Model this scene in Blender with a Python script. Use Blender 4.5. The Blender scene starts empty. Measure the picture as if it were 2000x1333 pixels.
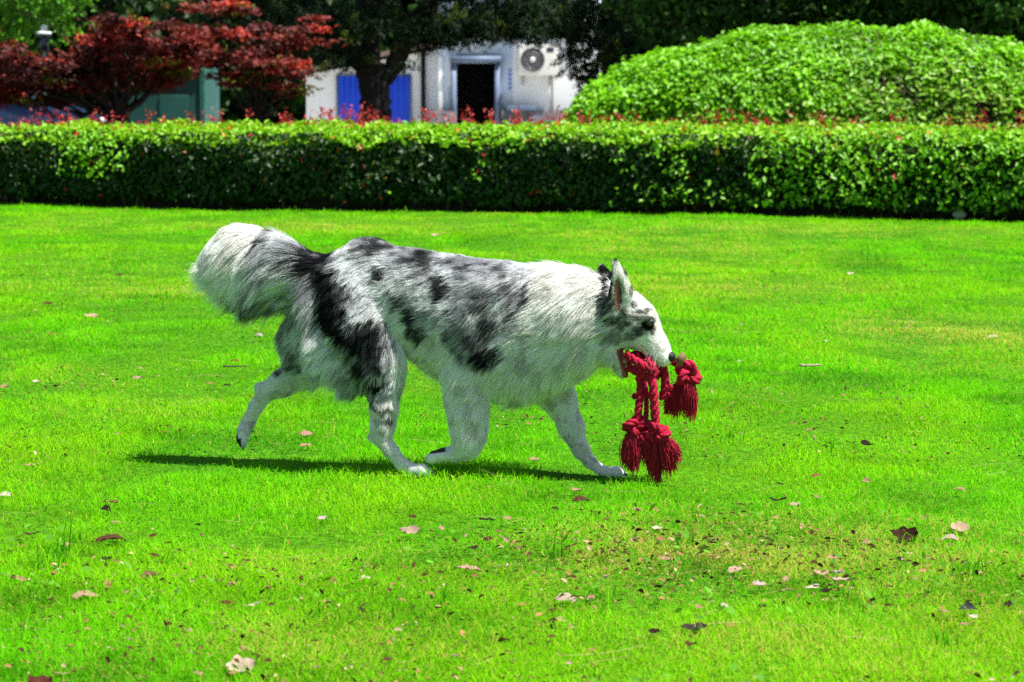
import bpy, math, random
import numpy as np
from mathutils import Vector

random.seed(5)
rng = np.random.default_rng(7)
S = bpy.context.scene
COL = S.collection

# ------------------------------------------------------------------ camera, sky, sun, exposure
F = 4700.0                       # focal length in pixels of a 2000 px wide frame
H = 0.90
PITCH = math.atan(453.5 / F)
cam_d = bpy.data.cameras.new('camera')
cam = bpy.data.objects.new('camera', cam_d)
COL.objects.link(cam)
cam_d.sensor_width = 36.0
cam_d.lens = 36.0 * F / 2000.0
cam_d.clip_start = 0.1
cam_d.clip_end = 1000.0
cam.location = (0, 0, H)
cam.rotation_euler = (math.pi / 2 - PITCH, 0, 0)
cam_d.dof.use_dof = True
cam_d.dof.focus_distance = 5.9
cam_d.dof.aperture_fstop = 9.5
S.camera = cam

SUN_EL, SUN_AZ = math.radians(67), math.radians(-24)      # azimuth from +X, towards the camera side
sun_dir = Vector((math.cos(SUN_EL) * math.cos(SUN_AZ), math.cos(SUN_EL) * math.sin(SUN_AZ), math.sin(SUN_EL)))
world = bpy.data.worlds.new('World')
S.world = world
world.use_nodes = True
wn = world.node_tree
bg = wn.nodes['Background']
sky = wn.nodes.new('ShaderNodeTexSky')
sky.sky_type = 'NISHITA'
sky.sun_disc = False
sky.sun_elevation = SUN_EL
sky.sun_rotation = math.atan2(sun_dir.x, sun_dir.y)
wn.links.new(sky.outputs[0], bg.inputs['Color'])
bg.inputs['Strength'].default_value = 0.066
sl = bpy.data.lights.new('sun', 'SUN')
sl.energy = 5.0
sl.angle = math.radians(0.5)
sl.color = (1.0, 0.965, 0.9)
so = bpy.data.objects.new('sun', sl)
COL.objects.link(so)
so.rotation_euler = sun_dir.to_track_quat('Z', 'Y').to_euler()
S.view_settings.view_transform = 'Standard'
S.view_settings.look = 'None'
S.view_settings.exposure = 1.06
S.view_settings.gamma = 1.0
S.render.engine = 'CYCLES'
S.cycles.max_bounces = 8
S.cycles.diffuse_bounces = 5
S.cycles.glossy_bounces = 2
S.cycles.transmission_bounces = 3
S.cycles.transparent_max_bounces = 4
S.cycles.use_denoising = False
S.render.hair_type = 'STRIP'

# ------------------------------------------------------------------ helpers
cp, sp_ = math.cos(PITCH), math.sin(PITCH)

def P(px, py, Y):
    """world point seen at photo pixel (px, py) and standing at depth Y"""
    u, v = (px - 1000) / F, -(py - 666.5) / F
    dy, dz = cp + v * sp_, -sp_ + v * cp
    t = Y / dy
    return np.array([u * t, Y, H + t * dz])

def G(px, py, z=0.0):
    u, v = (px - 1000) / F, -(py - 666.5) / F
    dy, dz = cp + v * sp_, -sp_ + v * cp
    t = (z - H) / dz
    return np.array([u * t, dy * t, z])

def proj(p):
    """body position -> pattern coordinates"""
    x, y, z = p[:, 0], p[:, 1], p[:, 2] - H
    f = y * cp - z * sp_
    up = y * sp_ + z * cp
    return 1000 + F * x / f, 666.5 - F * up / f

_lat = np.random.default_rng(99).random((64, 64, 64)).astype(np.float32)

def vn(p, s):
    """value noise 0..1"""
    q = np.asarray(p, dtype=np.float64) * s + 517.3
    i = np.floor(q).astype(np.int64)
    f = q - i
    f = f * f * (3 - 2 * f)
    r = np.zeros(len(q))
    for dx in (0, 1):
        for dy in (0, 1):
            for dz in (0, 1):
                w = (f[:, 0] if dx else 1 - f[:, 0]) * (f[:, 1] if dy else 1 - f[:, 1]) * (f[:, 2] if dz else 1 - f[:, 2])
                r += w * _lat[(i[:, 0] + dx) % 64, (i[:, 1] + dy) % 64, (i[:, 2] + dz) % 64]
    return r

def fbm(p, s, o=3):
    a, t, r = 1.0, 0.0, 0.0
    for k in range(o):
        r = r + a * vn(np.asarray(p) + 3.7 * k, s * 2 ** k)
        t += a
        a *= 0.55
    return r / t

def norm(v):
    return v / np.maximum(np.linalg.norm(v, axis=-1, keepdims=True), 1e-9)

def sstep(a, b, x):
    t = np.clip((x - a) / (b - a), 0, 1)
    return t * t * (3 - 2 * t)

def link(o, parent=None):
    COL.objects.link(o)
    if parent is not None:
        o.parent = parent
    return o

def np_mesh(name, V, faces, mat, parent=None, cols=None, smooth=False, origin=None):
    """faces: list of int arrays, each (n, k)"""
    V = np.asarray(V, dtype=np.float32)
    if origin is not None:
        V = V - np.asarray(origin, dtype=np.float32)
    me = bpy.data.meshes.new(name)
    faces = [np.asarray(f, dtype=np.int32) for f in faces if len(f)]
    loops = np.concatenate([f.ravel() for f in faces])
    tot = np.concatenate([np.full(len(f), f.shape[1], dtype=np.int32) for f in faces])
    start = np.concatenate([[0], np.cumsum(tot)[:-1]]).astype(np.int32)
    me.vertices.add(len(V))
    me.vertices.foreach_set('co', V.ravel())
    me.loops.add(len(loops))
    me.loops.foreach_set('vertex_index', loops)
    me.polygons.add(len(tot))
    me.polygons.foreach_set('loop_start', start)
    me.polygons.foreach_set('loop_total', tot)
    if smooth:
        me.polygons.foreach_set('use_smooth', np.ones(len(tot), dtype=bool))
    me.update(calc_edges=True)
    if cols is not None:
        c = np.ones((len(V), 4), dtype=np.float32)
        c[:, :3] = cols
        a = me.color_attributes.new('col', 'FLOAT_COLOR', 'POINT')
        a.data.foreach_set('color', c.ravel())
    me.materials.append(mat)
    o = bpy.data.objects.new(name, me)
    if origin is not None:
        o.location = origin
    return link(o, parent)

def empty(name, loc=(0, 0, 0)):
    o = bpy.data.objects.new(name, None)
    o.location = tuple(float(c) for c in loc)
    o.empty_display_size = 0.1
    return link(o)

def tag(o, label=None, cat=None, group=None, kind=None):
    if label: o['label'] = label
    if cat: o['category'] = cat
    if group: o['group'] = group
    if kind: o['kind'] = kind
    return o

class MB:
    """collects shapes given in world coordinates; built relative to the parent's location"""
    def __init__(s):
        s.V, s.Q, s.T, s.n = [], [], [], 0
    def add(s, V, Q=None, T=None):
        V = np.asarray(V, dtype=float)
        if Q is not None and len(Q): s.Q.append(np.asarray(Q) + s.n)
        if T is not None and len(T): s.T.append(np.asarray(T) + s.n)
        s.V.append(V); s.n += len(V)
        return s
    def box(s, x0, x1, y0, y1, z0, z1, bev=0.0):
        if bev <= 0:
            V = [(x, y, z) for z in (z0, z1) for y in (y0, y1) for x in (x0, x1)]
            return s.add(V, [(0, 2, 3, 1), (4, 5, 7, 6), (0, 1, 5, 4), (2, 6, 7, 3), (0, 4, 6, 2), (1, 3, 7, 5)])
        import bmesh
        bm = bmesh.new()
        bmesh.ops.create_cube(bm, size=1)
        for v in bm.verts:
            v.co = Vector(((x0 + x1) / 2 + v.co.x * (x1 - x0), (y0 + y1) / 2 + v.co.y * (y1 - y0), (z0 + z1) / 2 + v.co.z * (z1 - z0)))
        bmesh.ops.bevel(bm, geom=list(bm.edges), offset=bev, segments=2, affect='EDGES', profile=0.7)
        bm.verts.index_update()
        V = [tuple(v.co) for v in bm.verts]
        Q = [[v.index for v in f.verts] for f in bm.faces if len(f.verts) == 4]
        T = [[v.index for v in f.verts] for f in bm.faces if len(f.verts) == 3]
        bm.free()
        return s.add(V, Q, T)
    def prism(s, poly, y0, y1):
        """poly in (x, z), extruded along y"""
        n = len(poly)
        V = [(x, y0, z) for x, z in poly] + [(x, y1, z) for x, z in poly]
        Q = [(i, (i + 1) % n, n + (i + 1) % n, n + i) for i in range(n)]
        s.add(V, Q)
        cx, cz = np.mean(poly, axis=0)
        for k, y in ((0, y0), (1, y1)):
            V = [(x, y, z) for x, z in poly] + [(cx, y, cz)]
            s.add(V, None, [(i, (i + 1) % n, n) if k else ((i + 1) % n, i, n) for i in range(n)])
        return s
    def tube(s, pts, rad, seg=10, caps=True):
        pts = np.asarray(pts, dtype=float)
        n = len(pts)
        rad = np.broadcast_to(np.asarray(rad, dtype=float), (n,))
        T = norm(np.gradient(pts, axis=0))
        up = np.array([0, 0, 1.0]) if abs(T[0, 2]) < 0.9 else np.array([1.0, 0, 0])
        N = norm(np.cross(T[0], up))
        V = []
        a = np.linspace(0, 2 * np.pi, seg, endpoint=False)
        for i in range(n):
            N = norm(N - T[i] * np.dot(N, T[i]))
            B = np.cross(T[i], N)
            V.append(pts[i] + rad[i] * (np.cos(a)[:, None] * N + np.sin(a)[:, None] * B))
        V = np.concatenate(V)
        i = np.arange(n - 1)[:, None] * seg
        j = np.arange(seg)[None, :]
        k = (j + 1) % seg
        Q = np.stack([i + j, i + k, i + seg + k, i + seg + j], axis=-1).reshape(-1, 4)
        Tt = []
        if caps:
            V = np.concatenate([V, pts[:1], pts[-1:]])
            m = n * seg
            Tt = [(m, (q + 1) % seg, q) for q in range(seg)] + [(m + 1, (n - 1) * seg + q, (n - 1) * seg + (q + 1) % seg) for q in range(seg)]
        return s.add(V, Q, Tt)
    def lathe(s, prof, c, seg=24, axis='z'):
        """prof: (r, h) pairs about an axis through c"""
        prof = np.asarray(prof, dtype=float)
        a = np.linspace(0, 2 * np.pi, seg, endpoint=False)
        V = []
        for r, h in prof:
            if axis == 'z':
                V.append(np.stack([r * np.cos(a), r * np.sin(a), np.full(seg, h)], -1))
            else:
                V.append(np.stack([r * np.cos(a), np.full(seg, -h), r * np.sin(a)], -1))
        V = np.concatenate(V) + np.asarray(c)
        n = len(prof)
        i = np.arange(n - 1)[:, None] * seg
        j = np.arange(seg)[None, :]
        k = (j + 1) % seg
        return s.add(V, np.stack([i + j, i + k, i + seg + k, i + seg + j], axis=-1).reshape(-1, 4))
    def build(s, name, mat, parent=None, smooth=False, cols=None):
        V = np.concatenate(s.V)
        base = np.array(parent_world(parent)) if parent is not None else V.mean(0)
        if parent is None:
            base[2] = V[:, 2].min()
            return np_mesh(name, V, s.Q and [np.concatenate(s.Q)] + ([np.concatenate(s.T)] if s.T else []) or [np.concatenate(s.T)], mat, None, cols, smooth, origin=base)
        V = V - base
        fs = []
        if s.Q: fs.append(np.concatenate(s.Q))
        if s.T: fs.append(np.concatenate(s.T))
        return np_mesh(name, V, fs, mat, parent, cols, smooth)

def parent_world(p):
    v = Vector((0, 0, 0))
    while p is not None:
        v = v + p.location
        p = p.parent
    return v

# materials -------------------------------------------------------
def new_mat(name):
    m = bpy.data.materials.new(name)
    m.use_nodes = True
    nt = m.node_tree
    return m, nt, nt.nodes['Principled BSDF'], nt.nodes['Material Output']

def mat_noise(name, c1, c2, scale=8.0, rough=0.7, metal=0.0, bump=0.0, detail=6.0, spec=0.4, stretch=None):
    m, nt, b, out = new_mat(name)
    tc = nt.nodes.new('ShaderNodeTexCoord')
    n = nt.nodes.new('ShaderNodeTexNoise')
    n.inputs['Scale'].default_value = scale
    n.inputs['Detail'].default_value = detail
    if stretch:
        mp = nt.nodes.new('ShaderNodeMapping')
        mp.inputs['Scale'].default_value = stretch
        nt.links.new(tc.outputs['Object'], mp.inputs[0])
        nt.links.new(mp.outputs[0], n.inputs['Vector'])
    else:
        nt.links.new(tc.outputs['Object'], n.inputs['Vector'])
    r = nt.nodes.new('ShaderNodeValToRGB')
    r.color_ramp.elements[0].position = 0.3
    r.color_ramp.elements[1].position = 0.7
    r.color_ramp.elements[0].color = (*c1, 1)
    r.color_ramp.elements[1].color = (*c2, 1)
    nt.links.new(n.outputs[0], r.inputs[0])
    nt.links.new(r.outputs[0], b.inputs['Base Color'])
    b.inputs['Roughness'].default_value = rough
    b.inputs['Metallic'].default_value = metal
    b.inputs['Specular IOR Level'].default_value = spec
    if bump:
        bp = nt.nodes.new('ShaderNodeBump')
        bp.inputs['Strength'].default_value = bump
        bp.inputs['Distance'].default_value = 0.02
        nt.links.new(n.outputs[0], bp.inputs['Height'])
        nt.links.new(bp.outputs[0], b.inputs['Normal'])
    return m

def mat_attr(name, rough=0.5, trans=0.3, spec=0.4, tint=(1, 1, 1), sheen=0.0):
    m, nt, b, out = new_mat(name)
    a = nt.nodes.new('ShaderNodeAttribute')
    a.attribute_name = 'col'
    nt.links.new(a.outputs['Color'], b.inputs['Base Color'])
    b.inputs['Roughness'].default_value = rough
    b.inputs['Specular IOR Level'].default_value = spec
    if trans > 0:
        t = nt.nodes.new('ShaderNodeBsdfTranslucent')
        mx = nt.nodes.new('ShaderNodeMixShader')
        mx.inputs[0].default_value = trans
        ml = nt.nodes.new('ShaderNodeMix')
        ml.data_type = 'RGBA'
        ml.blend_type = 'MULTIPLY'
        ml.inputs[0].default_value = 1.0
        nt.links.new(a.outputs['Color'], ml.inputs[6])
        ml.inputs[7].default_value = (*tint, 1)
        nt.links.new(ml.outputs[2], t.inputs[0])
        nt.links.new(b.outputs[0], mx.inputs[1])
        nt.links.new(t.outputs[0], mx.inputs[2])
        nt.links.new(mx.outputs[0], out.inputs['Surface'])
    return m

M = {}
M['leaf'] = mat_attr('leaf', 0.42, 0.30, 0.34, (1.3, 1.3, 0.5))
M['dull_leaf'] = mat_attr('dull_leaf', 0.6, 0.25, 0.3, (1.2, 1.1, 0.8))
M['grass'] = mat_attr('grass_blade', 0.7, 0.38, 0.06, (1.1, 1.15, 0.5))
M['dead_leaf'] = mat_attr('dead_leaf', 0.85, 0.12, 0.08)
M['fur'] = mat_attr('fur', 0.7, 0.38, 0.12)
M['skin'] = mat_attr('skin', 0.8, 0.0, 0.1)
M['bark'] = mat_noise('bark', (0.010, 0.008, 0.007), (0.032, 0.025, 0.02), 14, 0.9, bump=0.6, stretch=(1, 1, 0.25))
M['dark_bark'] = mat_noise('dark_bark', (0.012, 0.008, 0.006), (0.03, 0.02, 0.016), 14, 0.95, bump=0.5)
M['twig'] = mat_noise('twig', (0.05, 0.035, 0.02), (0.14, 0.10, 0.06), 20, 0.9)
M['wall'] = mat_noise('painted_wall', (0.76, 0.78, 0.80), (0.86, 0.87, 0.87), 1.6, 0.85, bump=0.05)
M['wall_blue'] = mat_noise('pale_blue_wall', (0.56, 0.66, 0.80), (0.66, 0.75, 0.86), 1.4, 0.85, bump=0.05)
M['blue_door'] = mat_noise('blue_paint', (0.006, 0.055, 0.60), (0.008, 0.075, 0.74), 3, 0.5)
M['frame_blue'] = mat_noise('grey_blue_paint', (0.10, 0.14, 0.22), (0.15, 0.20, 0.30), 4, 0.6)
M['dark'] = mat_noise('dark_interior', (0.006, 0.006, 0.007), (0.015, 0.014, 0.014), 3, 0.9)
M['roof'] = mat_noise('roof_tile', (0.12, 0.09, 0.075), (0.24, 0.17, 0.13), 6, 0.85, bump=0.3)
M['plinth'] = mat_noise('grey_plinth', (0.10, 0.11, 0.13), (0.2, 0.2, 0.21), 5, 0.85)
M['ac_white'] = mat_noise('white_metal', (0.66, 0.66, 0.60), (0.76, 0.76, 0.7), 4, 0.45)
M['fan'] = mat_noise('fan_plastic', (0.03, 0.035, 0.05), (0.06, 0.065, 0.085), 6, 0.5)
M['metal'] = mat_noise('grey_metal', (0.25, 0.25, 0.24), (0.36, 0.36, 0.34), 6, 0.5, 0.6)
M['teal'] = mat_noise('shaded_teal_paint', (0.008, 0.055, 0.045), (0.012, 0.08, 0.065), 2, 0.5)  # teal darkened so the colour carries the maple's shade
M['teal_lit'] = mat_noise('lit_teal_paint', (0.014, 0.09, 0.07), (0.02, 0.12, 0.09), 3, 0.5)  # lighter copy, light on the corner post put into the colour
M['car'] = mat_noise('car_paint', (0.022, 0.045, 0.11), (0.028, 0.055, 0.13), 1.5, 0.25, 0.3)
M['car_glass'] = mat_noise('car_glass', (0.02, 0.025, 0.03), (0.03, 0.035, 0.04), 2, 0.08, spec=0.8)
M['tyre'] = mat_noise('tyre', (0.012, 0.012, 0.012), (0.02, 0.02, 0.02), 8, 0.8)
M['rim'] = mat_noise('rim', (0.4, 0.4, 0.42), (0.5, 0.5, 0.5), 8, 0.35, 0.8)
M['white'] = mat_noise('white_lamp', (0.78, 0.78, 0.76), (0.84, 0.84, 0.8), 4, 0.4)
M['red'] = mat_noise('red_lens', (0.4, 0.02, 0.02), (0.5, 0.03, 0.03), 4, 0.3)
M['rope'] = mat_noise('red_rope', (0.24, 0.003, 0.018), (0.46, 0.008, 0.045), 90, 0.75, bump=0.4, spec=0.2)
M['thread'] = mat_attr('red_thread', 0.65, 0.1, 0.3)
M['tagm'] = mat_noise('kraft_tag', (0.13, 0.07, 0.03), (0.20, 0.12, 0.055), 30, 0.8)
M['nose'] = mat_noise('nose_leather', (0.006, 0.006, 0.008), (0.014, 0.014, 0.017), 300, 0.45, bump=0.3, spec=0.35)
M['eye'] = mat_noise('eye_gloss', (0.010, 0.008, 0.006), (0.03, 0.02, 0.012), 60, 0.05, spec=0.9)
M['tongue'] = mat_noise('mouth_skin', (0.30, 0.06, 0.06), (0.45, 0.11, 0.10), 50, 0.4, spec=0.6)
M['tooth'] = mat_noise('tooth', (0.7, 0.66, 0.52), (0.78, 0.74, 0.62), 20, 0.3)
M['pad'] = mat_noise('paw_pad', (0.02, 0.017, 0.016), (0.05, 0.04, 0.038), 60, 0.7, bump=0.3)
M['stone'] = mat_noise('pale_stone', (0.3, 0.29, 0.27), (0.5, 0.48, 0.45), 30, 0.9, bump=0.3)

# ------------------------------------------------------------------ ground
def gz(x, y):
    p = np.stack([np.asarray(x, float), np.asarray(y, float), np.zeros(np.shape(x))], -1)
    k = np.clip((p[:, 1] - 7.0) / 6.0, 0, 1)
    return (vn(p, 1.1) - 0.5) * 0.02 + (vn(p + 9, 4.0) - 0.5) * 0.012 + k * (vn(p, 0.45) - 0.5) * 0.05 * np.clip((30 - p[:, 1]) / 4, 0, 1)

def ground():
    xs = np.concatenate([[-400, -150, -60, -25], np.arange(-10, 10.01, 0.15), [25, 60, 150, 400]])
    ys = np.concatenate([[-120, -40, -10], np.arange(0, 30.01, 0.15), [34, 40, 50, 80, 160, 500]])
    X, Yg = np.meshgrid(xs, ys)
    x, y = X.ravel(), Yg.ravel()
    z = gz(x, y) - 0.004
    nx, ny = len(xs), len(ys)
    i = np.arange(ny - 1)[:, None] * nx
    j = np.arange(nx - 1)[None, :]
    Q = np.stack([i + j, i + j + 1, i + j + 1 + nx, i + j + nx], -1).reshape(-1, 4)
    m, nt, b, out = new_mat('turf_soil')
    tc = nt.nodes.new('ShaderNodeTexCoord')
    n1 = nt.nodes.new('ShaderNodeTexNoise'); n1.inputs['Scale'].default_value = 55; n1.inputs['Detail'].default_value = 5
    r = nt.nodes.new('ShaderNodeValToRGB')
    e = r.color_ramp.elements
    e[0].position, e[0].color = 0.32, (0.02, 0.075, 0.001, 1)
    e[1].position, e[1].color = 0.66, (0.07, 0.25, 0.002, 1)
    nt.links.new(tc.outputs['Object'], n1.inputs['Vector'])
    nt.links.new(n1.outputs[0], r.inputs[0])
    nt.links.new(r.outputs[0], b.inputs['Base Color'])
    b.inputs['Roughness'].default_value = 0.95
    b.inputs['Specular IOR Level'].default_value = 0.1
    o = np_mesh('lawn', np.stack([x, y, z], -1), [Q], m, smooth=True)
    tag(o, 'bright green sunlit lawn the dog walks across', 'lawn', kind='structure')
ground()

def grass():
    def sample(n, d0, d1, a):
        u = rng.random(n)
        k = 2 - a                                     # density per area ~ d^-a, strip width ~ d
        d = (d0 ** k + u * (d1 ** k - d0 ** k)) ** (1 / k)
        x = (rng.random(n) * 2 - 1) * (0.2128 * d * 1.22 + 0.25)
        return x, d
    n = 760000
    x, y = sample(n, 3.35, 24.0, 1.9)
    z = gz(x, y)
    p0 = np.stack([x, y, np.zeros(n)], -1)
    big = fbm(p0, 0.9, 3)
    fine = fbm(p0 + 40, 5.0, 3)
    px_dry = np.zeros(n)
    # worn, straw coloured patches
    for (cx, cy, rx, ry, s) in ((1500, 1075, 420, 70, .8), (1180, 1110, 260, 60, .45), (700, 1100, 260, 45, .3), (1850, 650, 200, 36, .7),
                                (1350, 560, 240, 30, .35), (1350, 480, 220, 22, .4), (640, 1265, 300, 45, .42), (1450, 1250, 250, 45, .22),
                                (600, 440, 500, 14, .35), (1500, 455, 500, 14, .35), (200, 530, 250, 25, .2), (350, 560, 160, 18, .35)):
        c = G(cx, cy)
        sx = rx / F * math.hypot(c[1], H)
        sy = abs(G(cx, cy - ry)[1] - G(cx, cy + ry)[1]) / 2
        q = ((x - c[0]) / sx) ** 2 + ((y - c[1]) / sy) ** 2
        px_dry = np.maximum(px_dry, s * np.exp(-q))
    dry = np.clip(px_dry * (0.1 + 3.0 * fine ** 1.3) + 0.05 + 0.05 * sstep(4.9, 4.0, y) + 0.55 * np.clip(big - 0.60, 0, 1) * 3, 0, 0.9)
    isdry = rng.random(n) < dry * 0.9
    near = np.clip((5.3 - y) / 1.5, 0, 1)
    L = (0.013 + 0.013 * rng.random(n)) * (0.75 + 0.6 * fine) + 0.012 * near * rng.random(n)
    long_ = rng.random(n) < 0.006 + 0.01 * near
    L = np.where(long_, L * 2.4, L)
    far = (y / 5.0)
    for (fx, fy) in ((815, 930), (840, 932), (1190, 933), (1215, 934)):
        c = G(fx, fy)
        L = np.where((x - c[0]) ** 2 + (y - c[1] + .01) ** 2 < .045 ** 2, np.maximum(L, .017) * 1.25, L)
    L = L * (1 + 0.12 * np.clip(far - 1, 0, 4))
    W = (0.0011 + 0.0008 * rng.random(n)) * np.clip(far, 0.85, 4.0) ** 0.85
    patch = fbm(p0 * [1, .6, 1] + 90, 3.2, 3)
    L = L * (.45 + 1.0 * sstep(.3, .7, patch)) * (.7 + .6 * fine)
    lean = 0.55 + 1.1 * rng.random(n)
    lean = np.where(isdry, 1.1 + 0.4 * rng.random(n), lean)
    az = rng.random(n) * 2 * np.pi
    hd = np.stack([np.cos(az), np.sin(az), np.zeros(n)], -1)
    side = np.stack([-np.sin(az), np.cos(az), np.zeros(n)], -1)
    tw = rng.normal(0, 0.6, n)
    side = norm(side * np.cos(tw)[:, None] + hd * np.sin(tw)[:, None])
    d1 = norm(hd * np.sin(lean * 0.6)[:, None] + np.array([0, 0, 1.0]) * np.cos(lean * 0.6)[:, None])
    d2 = norm(hd * np.sin(lean * 1.3)[:, None] + np.array([0, 0, 1.0]) * np.cos(lean * 1.3)[:, None])
    root = np.stack([x, y, z - 0.003], -1)
    mid = root + d1 * (L * 0.55)[:, None]
    tip = mid + d2 * (L * 0.45)[:, None]
    hw = side * (W / 2)[:, None]
    V = np.stack([root - hw * .8, root + hw * .8, mid + hw, mid - hw, tip], 1).reshape(-1, 3)
    b = np.arange(n)[:, None] * 5
    Q = b + np.array([[0, 1, 2, 3]])
    T = b + np.array([[3, 2, 4]])
    g1 = np.array([0.034, 0.20, 0.0006]); g2 = np.array([0.125, 0.49, 0.001]); g3 = np.array([0.27, 0.52, 0.004])
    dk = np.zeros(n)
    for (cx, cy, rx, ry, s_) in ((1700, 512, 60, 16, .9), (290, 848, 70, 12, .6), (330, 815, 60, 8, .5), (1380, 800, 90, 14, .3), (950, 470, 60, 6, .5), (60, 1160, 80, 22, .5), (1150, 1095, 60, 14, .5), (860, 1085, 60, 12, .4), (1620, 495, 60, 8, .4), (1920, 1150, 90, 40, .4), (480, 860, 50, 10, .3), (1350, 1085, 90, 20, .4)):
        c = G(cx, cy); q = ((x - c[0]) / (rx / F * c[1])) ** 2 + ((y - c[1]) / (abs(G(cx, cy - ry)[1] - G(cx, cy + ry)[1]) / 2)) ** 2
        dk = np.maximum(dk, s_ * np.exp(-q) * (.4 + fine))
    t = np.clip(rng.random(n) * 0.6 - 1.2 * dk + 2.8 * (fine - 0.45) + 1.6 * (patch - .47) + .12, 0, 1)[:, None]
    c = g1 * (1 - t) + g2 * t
    yl = np.clip(3.2 * (fbm(p0 * [1, .55, 1] + 13, 2.1, 3) - .5) + 1.2 * (big - .5) + .25 + rng.normal(0, .22, n), 0, 1)[:, None]
    c = c * (1 - 0.6 * yl) + g3 * 0.6 * yl
    straw = np.array([0.48, 0.40, 0.08]) * (0.55 + 0.6 * rng.random(n))[:, None]
    c = np.where(isdry[:, None], straw * .75 + c * .25, c)
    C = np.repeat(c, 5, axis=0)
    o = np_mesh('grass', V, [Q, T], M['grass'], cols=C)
    tag(o, 'short green grass with straw coloured patches all over the lawn', 'grass', kind='stuff')
grass()

# long pale dead stems lying on the turf and a few tufts of taller grass: uncountable litter
def straw_and_tufts():
    mb_v, mb_q, cc, nn = [], [], [], 0
    n = 170
    d = 3.5 * (12 / 3.5) ** rng.random(n)
    x = (rng.random(n) * 2 - 1) * (0.2128 * d * 1.2 + .2)
    for i in range(n):
        L = 0.04 + 0.12 * rng.random() ** 2
        a = rng.normal(0, 0.7)
        k = rng.normal(0, 4)
        s = np.linspace(-.5, .5, 7) * L
        k *= .6
        X = x[i] + s * math.cos(a) - k * s * s * math.sin(a)
        Yy = d[i] + s * math.sin(a) + k * s * s * math.cos(a)
        Z = gz(X, Yy) + 0.018 + 0.01 * rng.random() + s * rng.normal(0, .12)
        w = 0.0006
        V = np.concatenate([np.stack([X, Yy, Z], -1), np.stack([X, Yy + w, Z + w], -1)])
        q = np.array([(j, j + 1, j + 8, j + 7) for j in range(6)]) + nn
        mb_v.append(V); mb_q.append(q); nn += 14
        cc.append(np.tile(np.array([0.40, 0.36, 0.13]) * (0.5 + .6 * rng.random()), (14, 1)))
    for (px, py, m, sz) in ((110, 1090, 40, .07), (90, 1110, 20, .06), (330, 1110, 24, .06), (150, 1060, 20, .06), (1080, 1090, 26, .06), (1160, 1170, 22, .055),
                        (760, 1215, 8, .05), (620, 1210, 12, .045), (1630, 880, 10, .06), (1900, 1120, 26, .05), (1850, 1260, 18, .05), (300, 1190, 16, .05),
                        (1700, 510, 50, .09), (1500, 560, 16, .05), (880, 1180, 20, .04), (1330, 1060, 16, .05), (1430, 860, 12, .06), (50, 1250, 22, .05)):
        c = G(px, py)
        for k in range(m):
            L = sz * (0.5 + 0.8 * rng.random()) * (c[1] / 5) ** .5
            r0 = rng.normal(0, 0.02 * (c[1] / 5), 2)
            az = rng.random() * 6.283
            ln = 0.2 + 1.1 * rng.random()
            s = np.linspace(0, 1, 5)
            h = L * (s - 0.45 * ln * s * s * .8)
            o = L * ln * s * s * 0.8
            X = c[0] + r0[0] + o * math.cos(az); Yy = c[1] + r0[1] + o * math.sin(az); Z = h
            w = (0.0022 * (1 - s * .85))
            sx, sy = -math.sin(az) * .6 + .5, math.cos(az) * .4
            V = np.concatenate([np.stack([X - w * sx, Yy - w * sy, Z], -1), np.stack([X + w * sx, Yy + w * sy, Z], -1)])
            q = np.array([(j, j + 1, j + 6, j + 5) for j in range(4)]) + nn
            mb_v.append(V); mb_q.append(q); nn += 10
            cc.append(np.tile(np.array([0.13, 0.46, 0.02]) * (0.6 + .7 * rng.random()), (10, 1)))
    # small clover-like round weeds in the foreground
    n = 900
    d = 3.4 * (5.2 / 3.4) ** rng.random(n)
    x = (rng.random(n) * 2 - 1) * (0.2128 * d * 1.2 + .1)
    keep = vn(np.stack([x, d, d * 0], -1), 2.5) > 0.5
    for X0, Y0_ in zip(x[keep], d[keep]):
        r = 0.003 + 0.005 * rng.random()
        tl = rng.normal(0, 0.5, 2)
        a = np.linspace(0, 2 * np.pi, 8, endpoint=False)
        lx, ly = r * np.cos(a), r * (0.6 + .5 * rng.random()) * np.sin(a)
        Z = 0.024 + 0.012 * rng.random() + lx * tl[0] + ly * tl[1]
        V = np.stack([X0 + lx, Y0_ + ly, Z], -1)
        mb_v.append(V)
        mb_q.append(np.array([(0, 1, 2, 3), (0, 3, 4, 7), (4, 5, 6, 7)]) + nn)
        nn += 8
        cc.append(np.tile(np.array([0.13, 0.36, 0.03]) * (0.5 + .7 * rng.random()), (8, 1)))
    o = np_mesh('grass_litter', np.concatenate(mb_v), [np.concatenate(mb_q)], M['grass'], cols=np.concatenate(cc))
    tag(o, 'loose straw stalks, taller tufts and small weeds in the turf', 'grass litter', kind='stuff')
    # crumbs of leaf litter, thousands of specks
    n = 14000
    d = 3.4 * (16 / 3.4) ** rng.random(n)
    x = (rng.random(n) * 2 - 1) * (0.2128 * d * 1.2 + .1)
    for (cx, cy, rx, ry, m) in ((1400, 1090, 190, 45, 700), (1080, 1080, 120, 25, 150), (1000, 1060, 80, 20, 60), (1750, 1110, 150, 40, 120), (460, 1100, 200, 40, 90)):
        c = G(cx, cy); sx = rx / F * c[1]; sy = abs(G(cx, cy - ry)[1] - G(cx, cy + ry)[1]) / 2
        x = np.concatenate([x, rng.normal(c[0], sx * 1.0, m)]); d = np.concatenate([d, rng.normal(c[1], sy * .9, m)])
    p = np.stack([x, d, d * 0], -1)
    keep = (vn(p, 1.7) + .25 * sstep(5.5, 3.6, d - 0 * x)[:len(x)] > 0.56) | (np.arange(len(x)) >= n)
    x, d = x[keep], d[keep]
    n = len(x)
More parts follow.
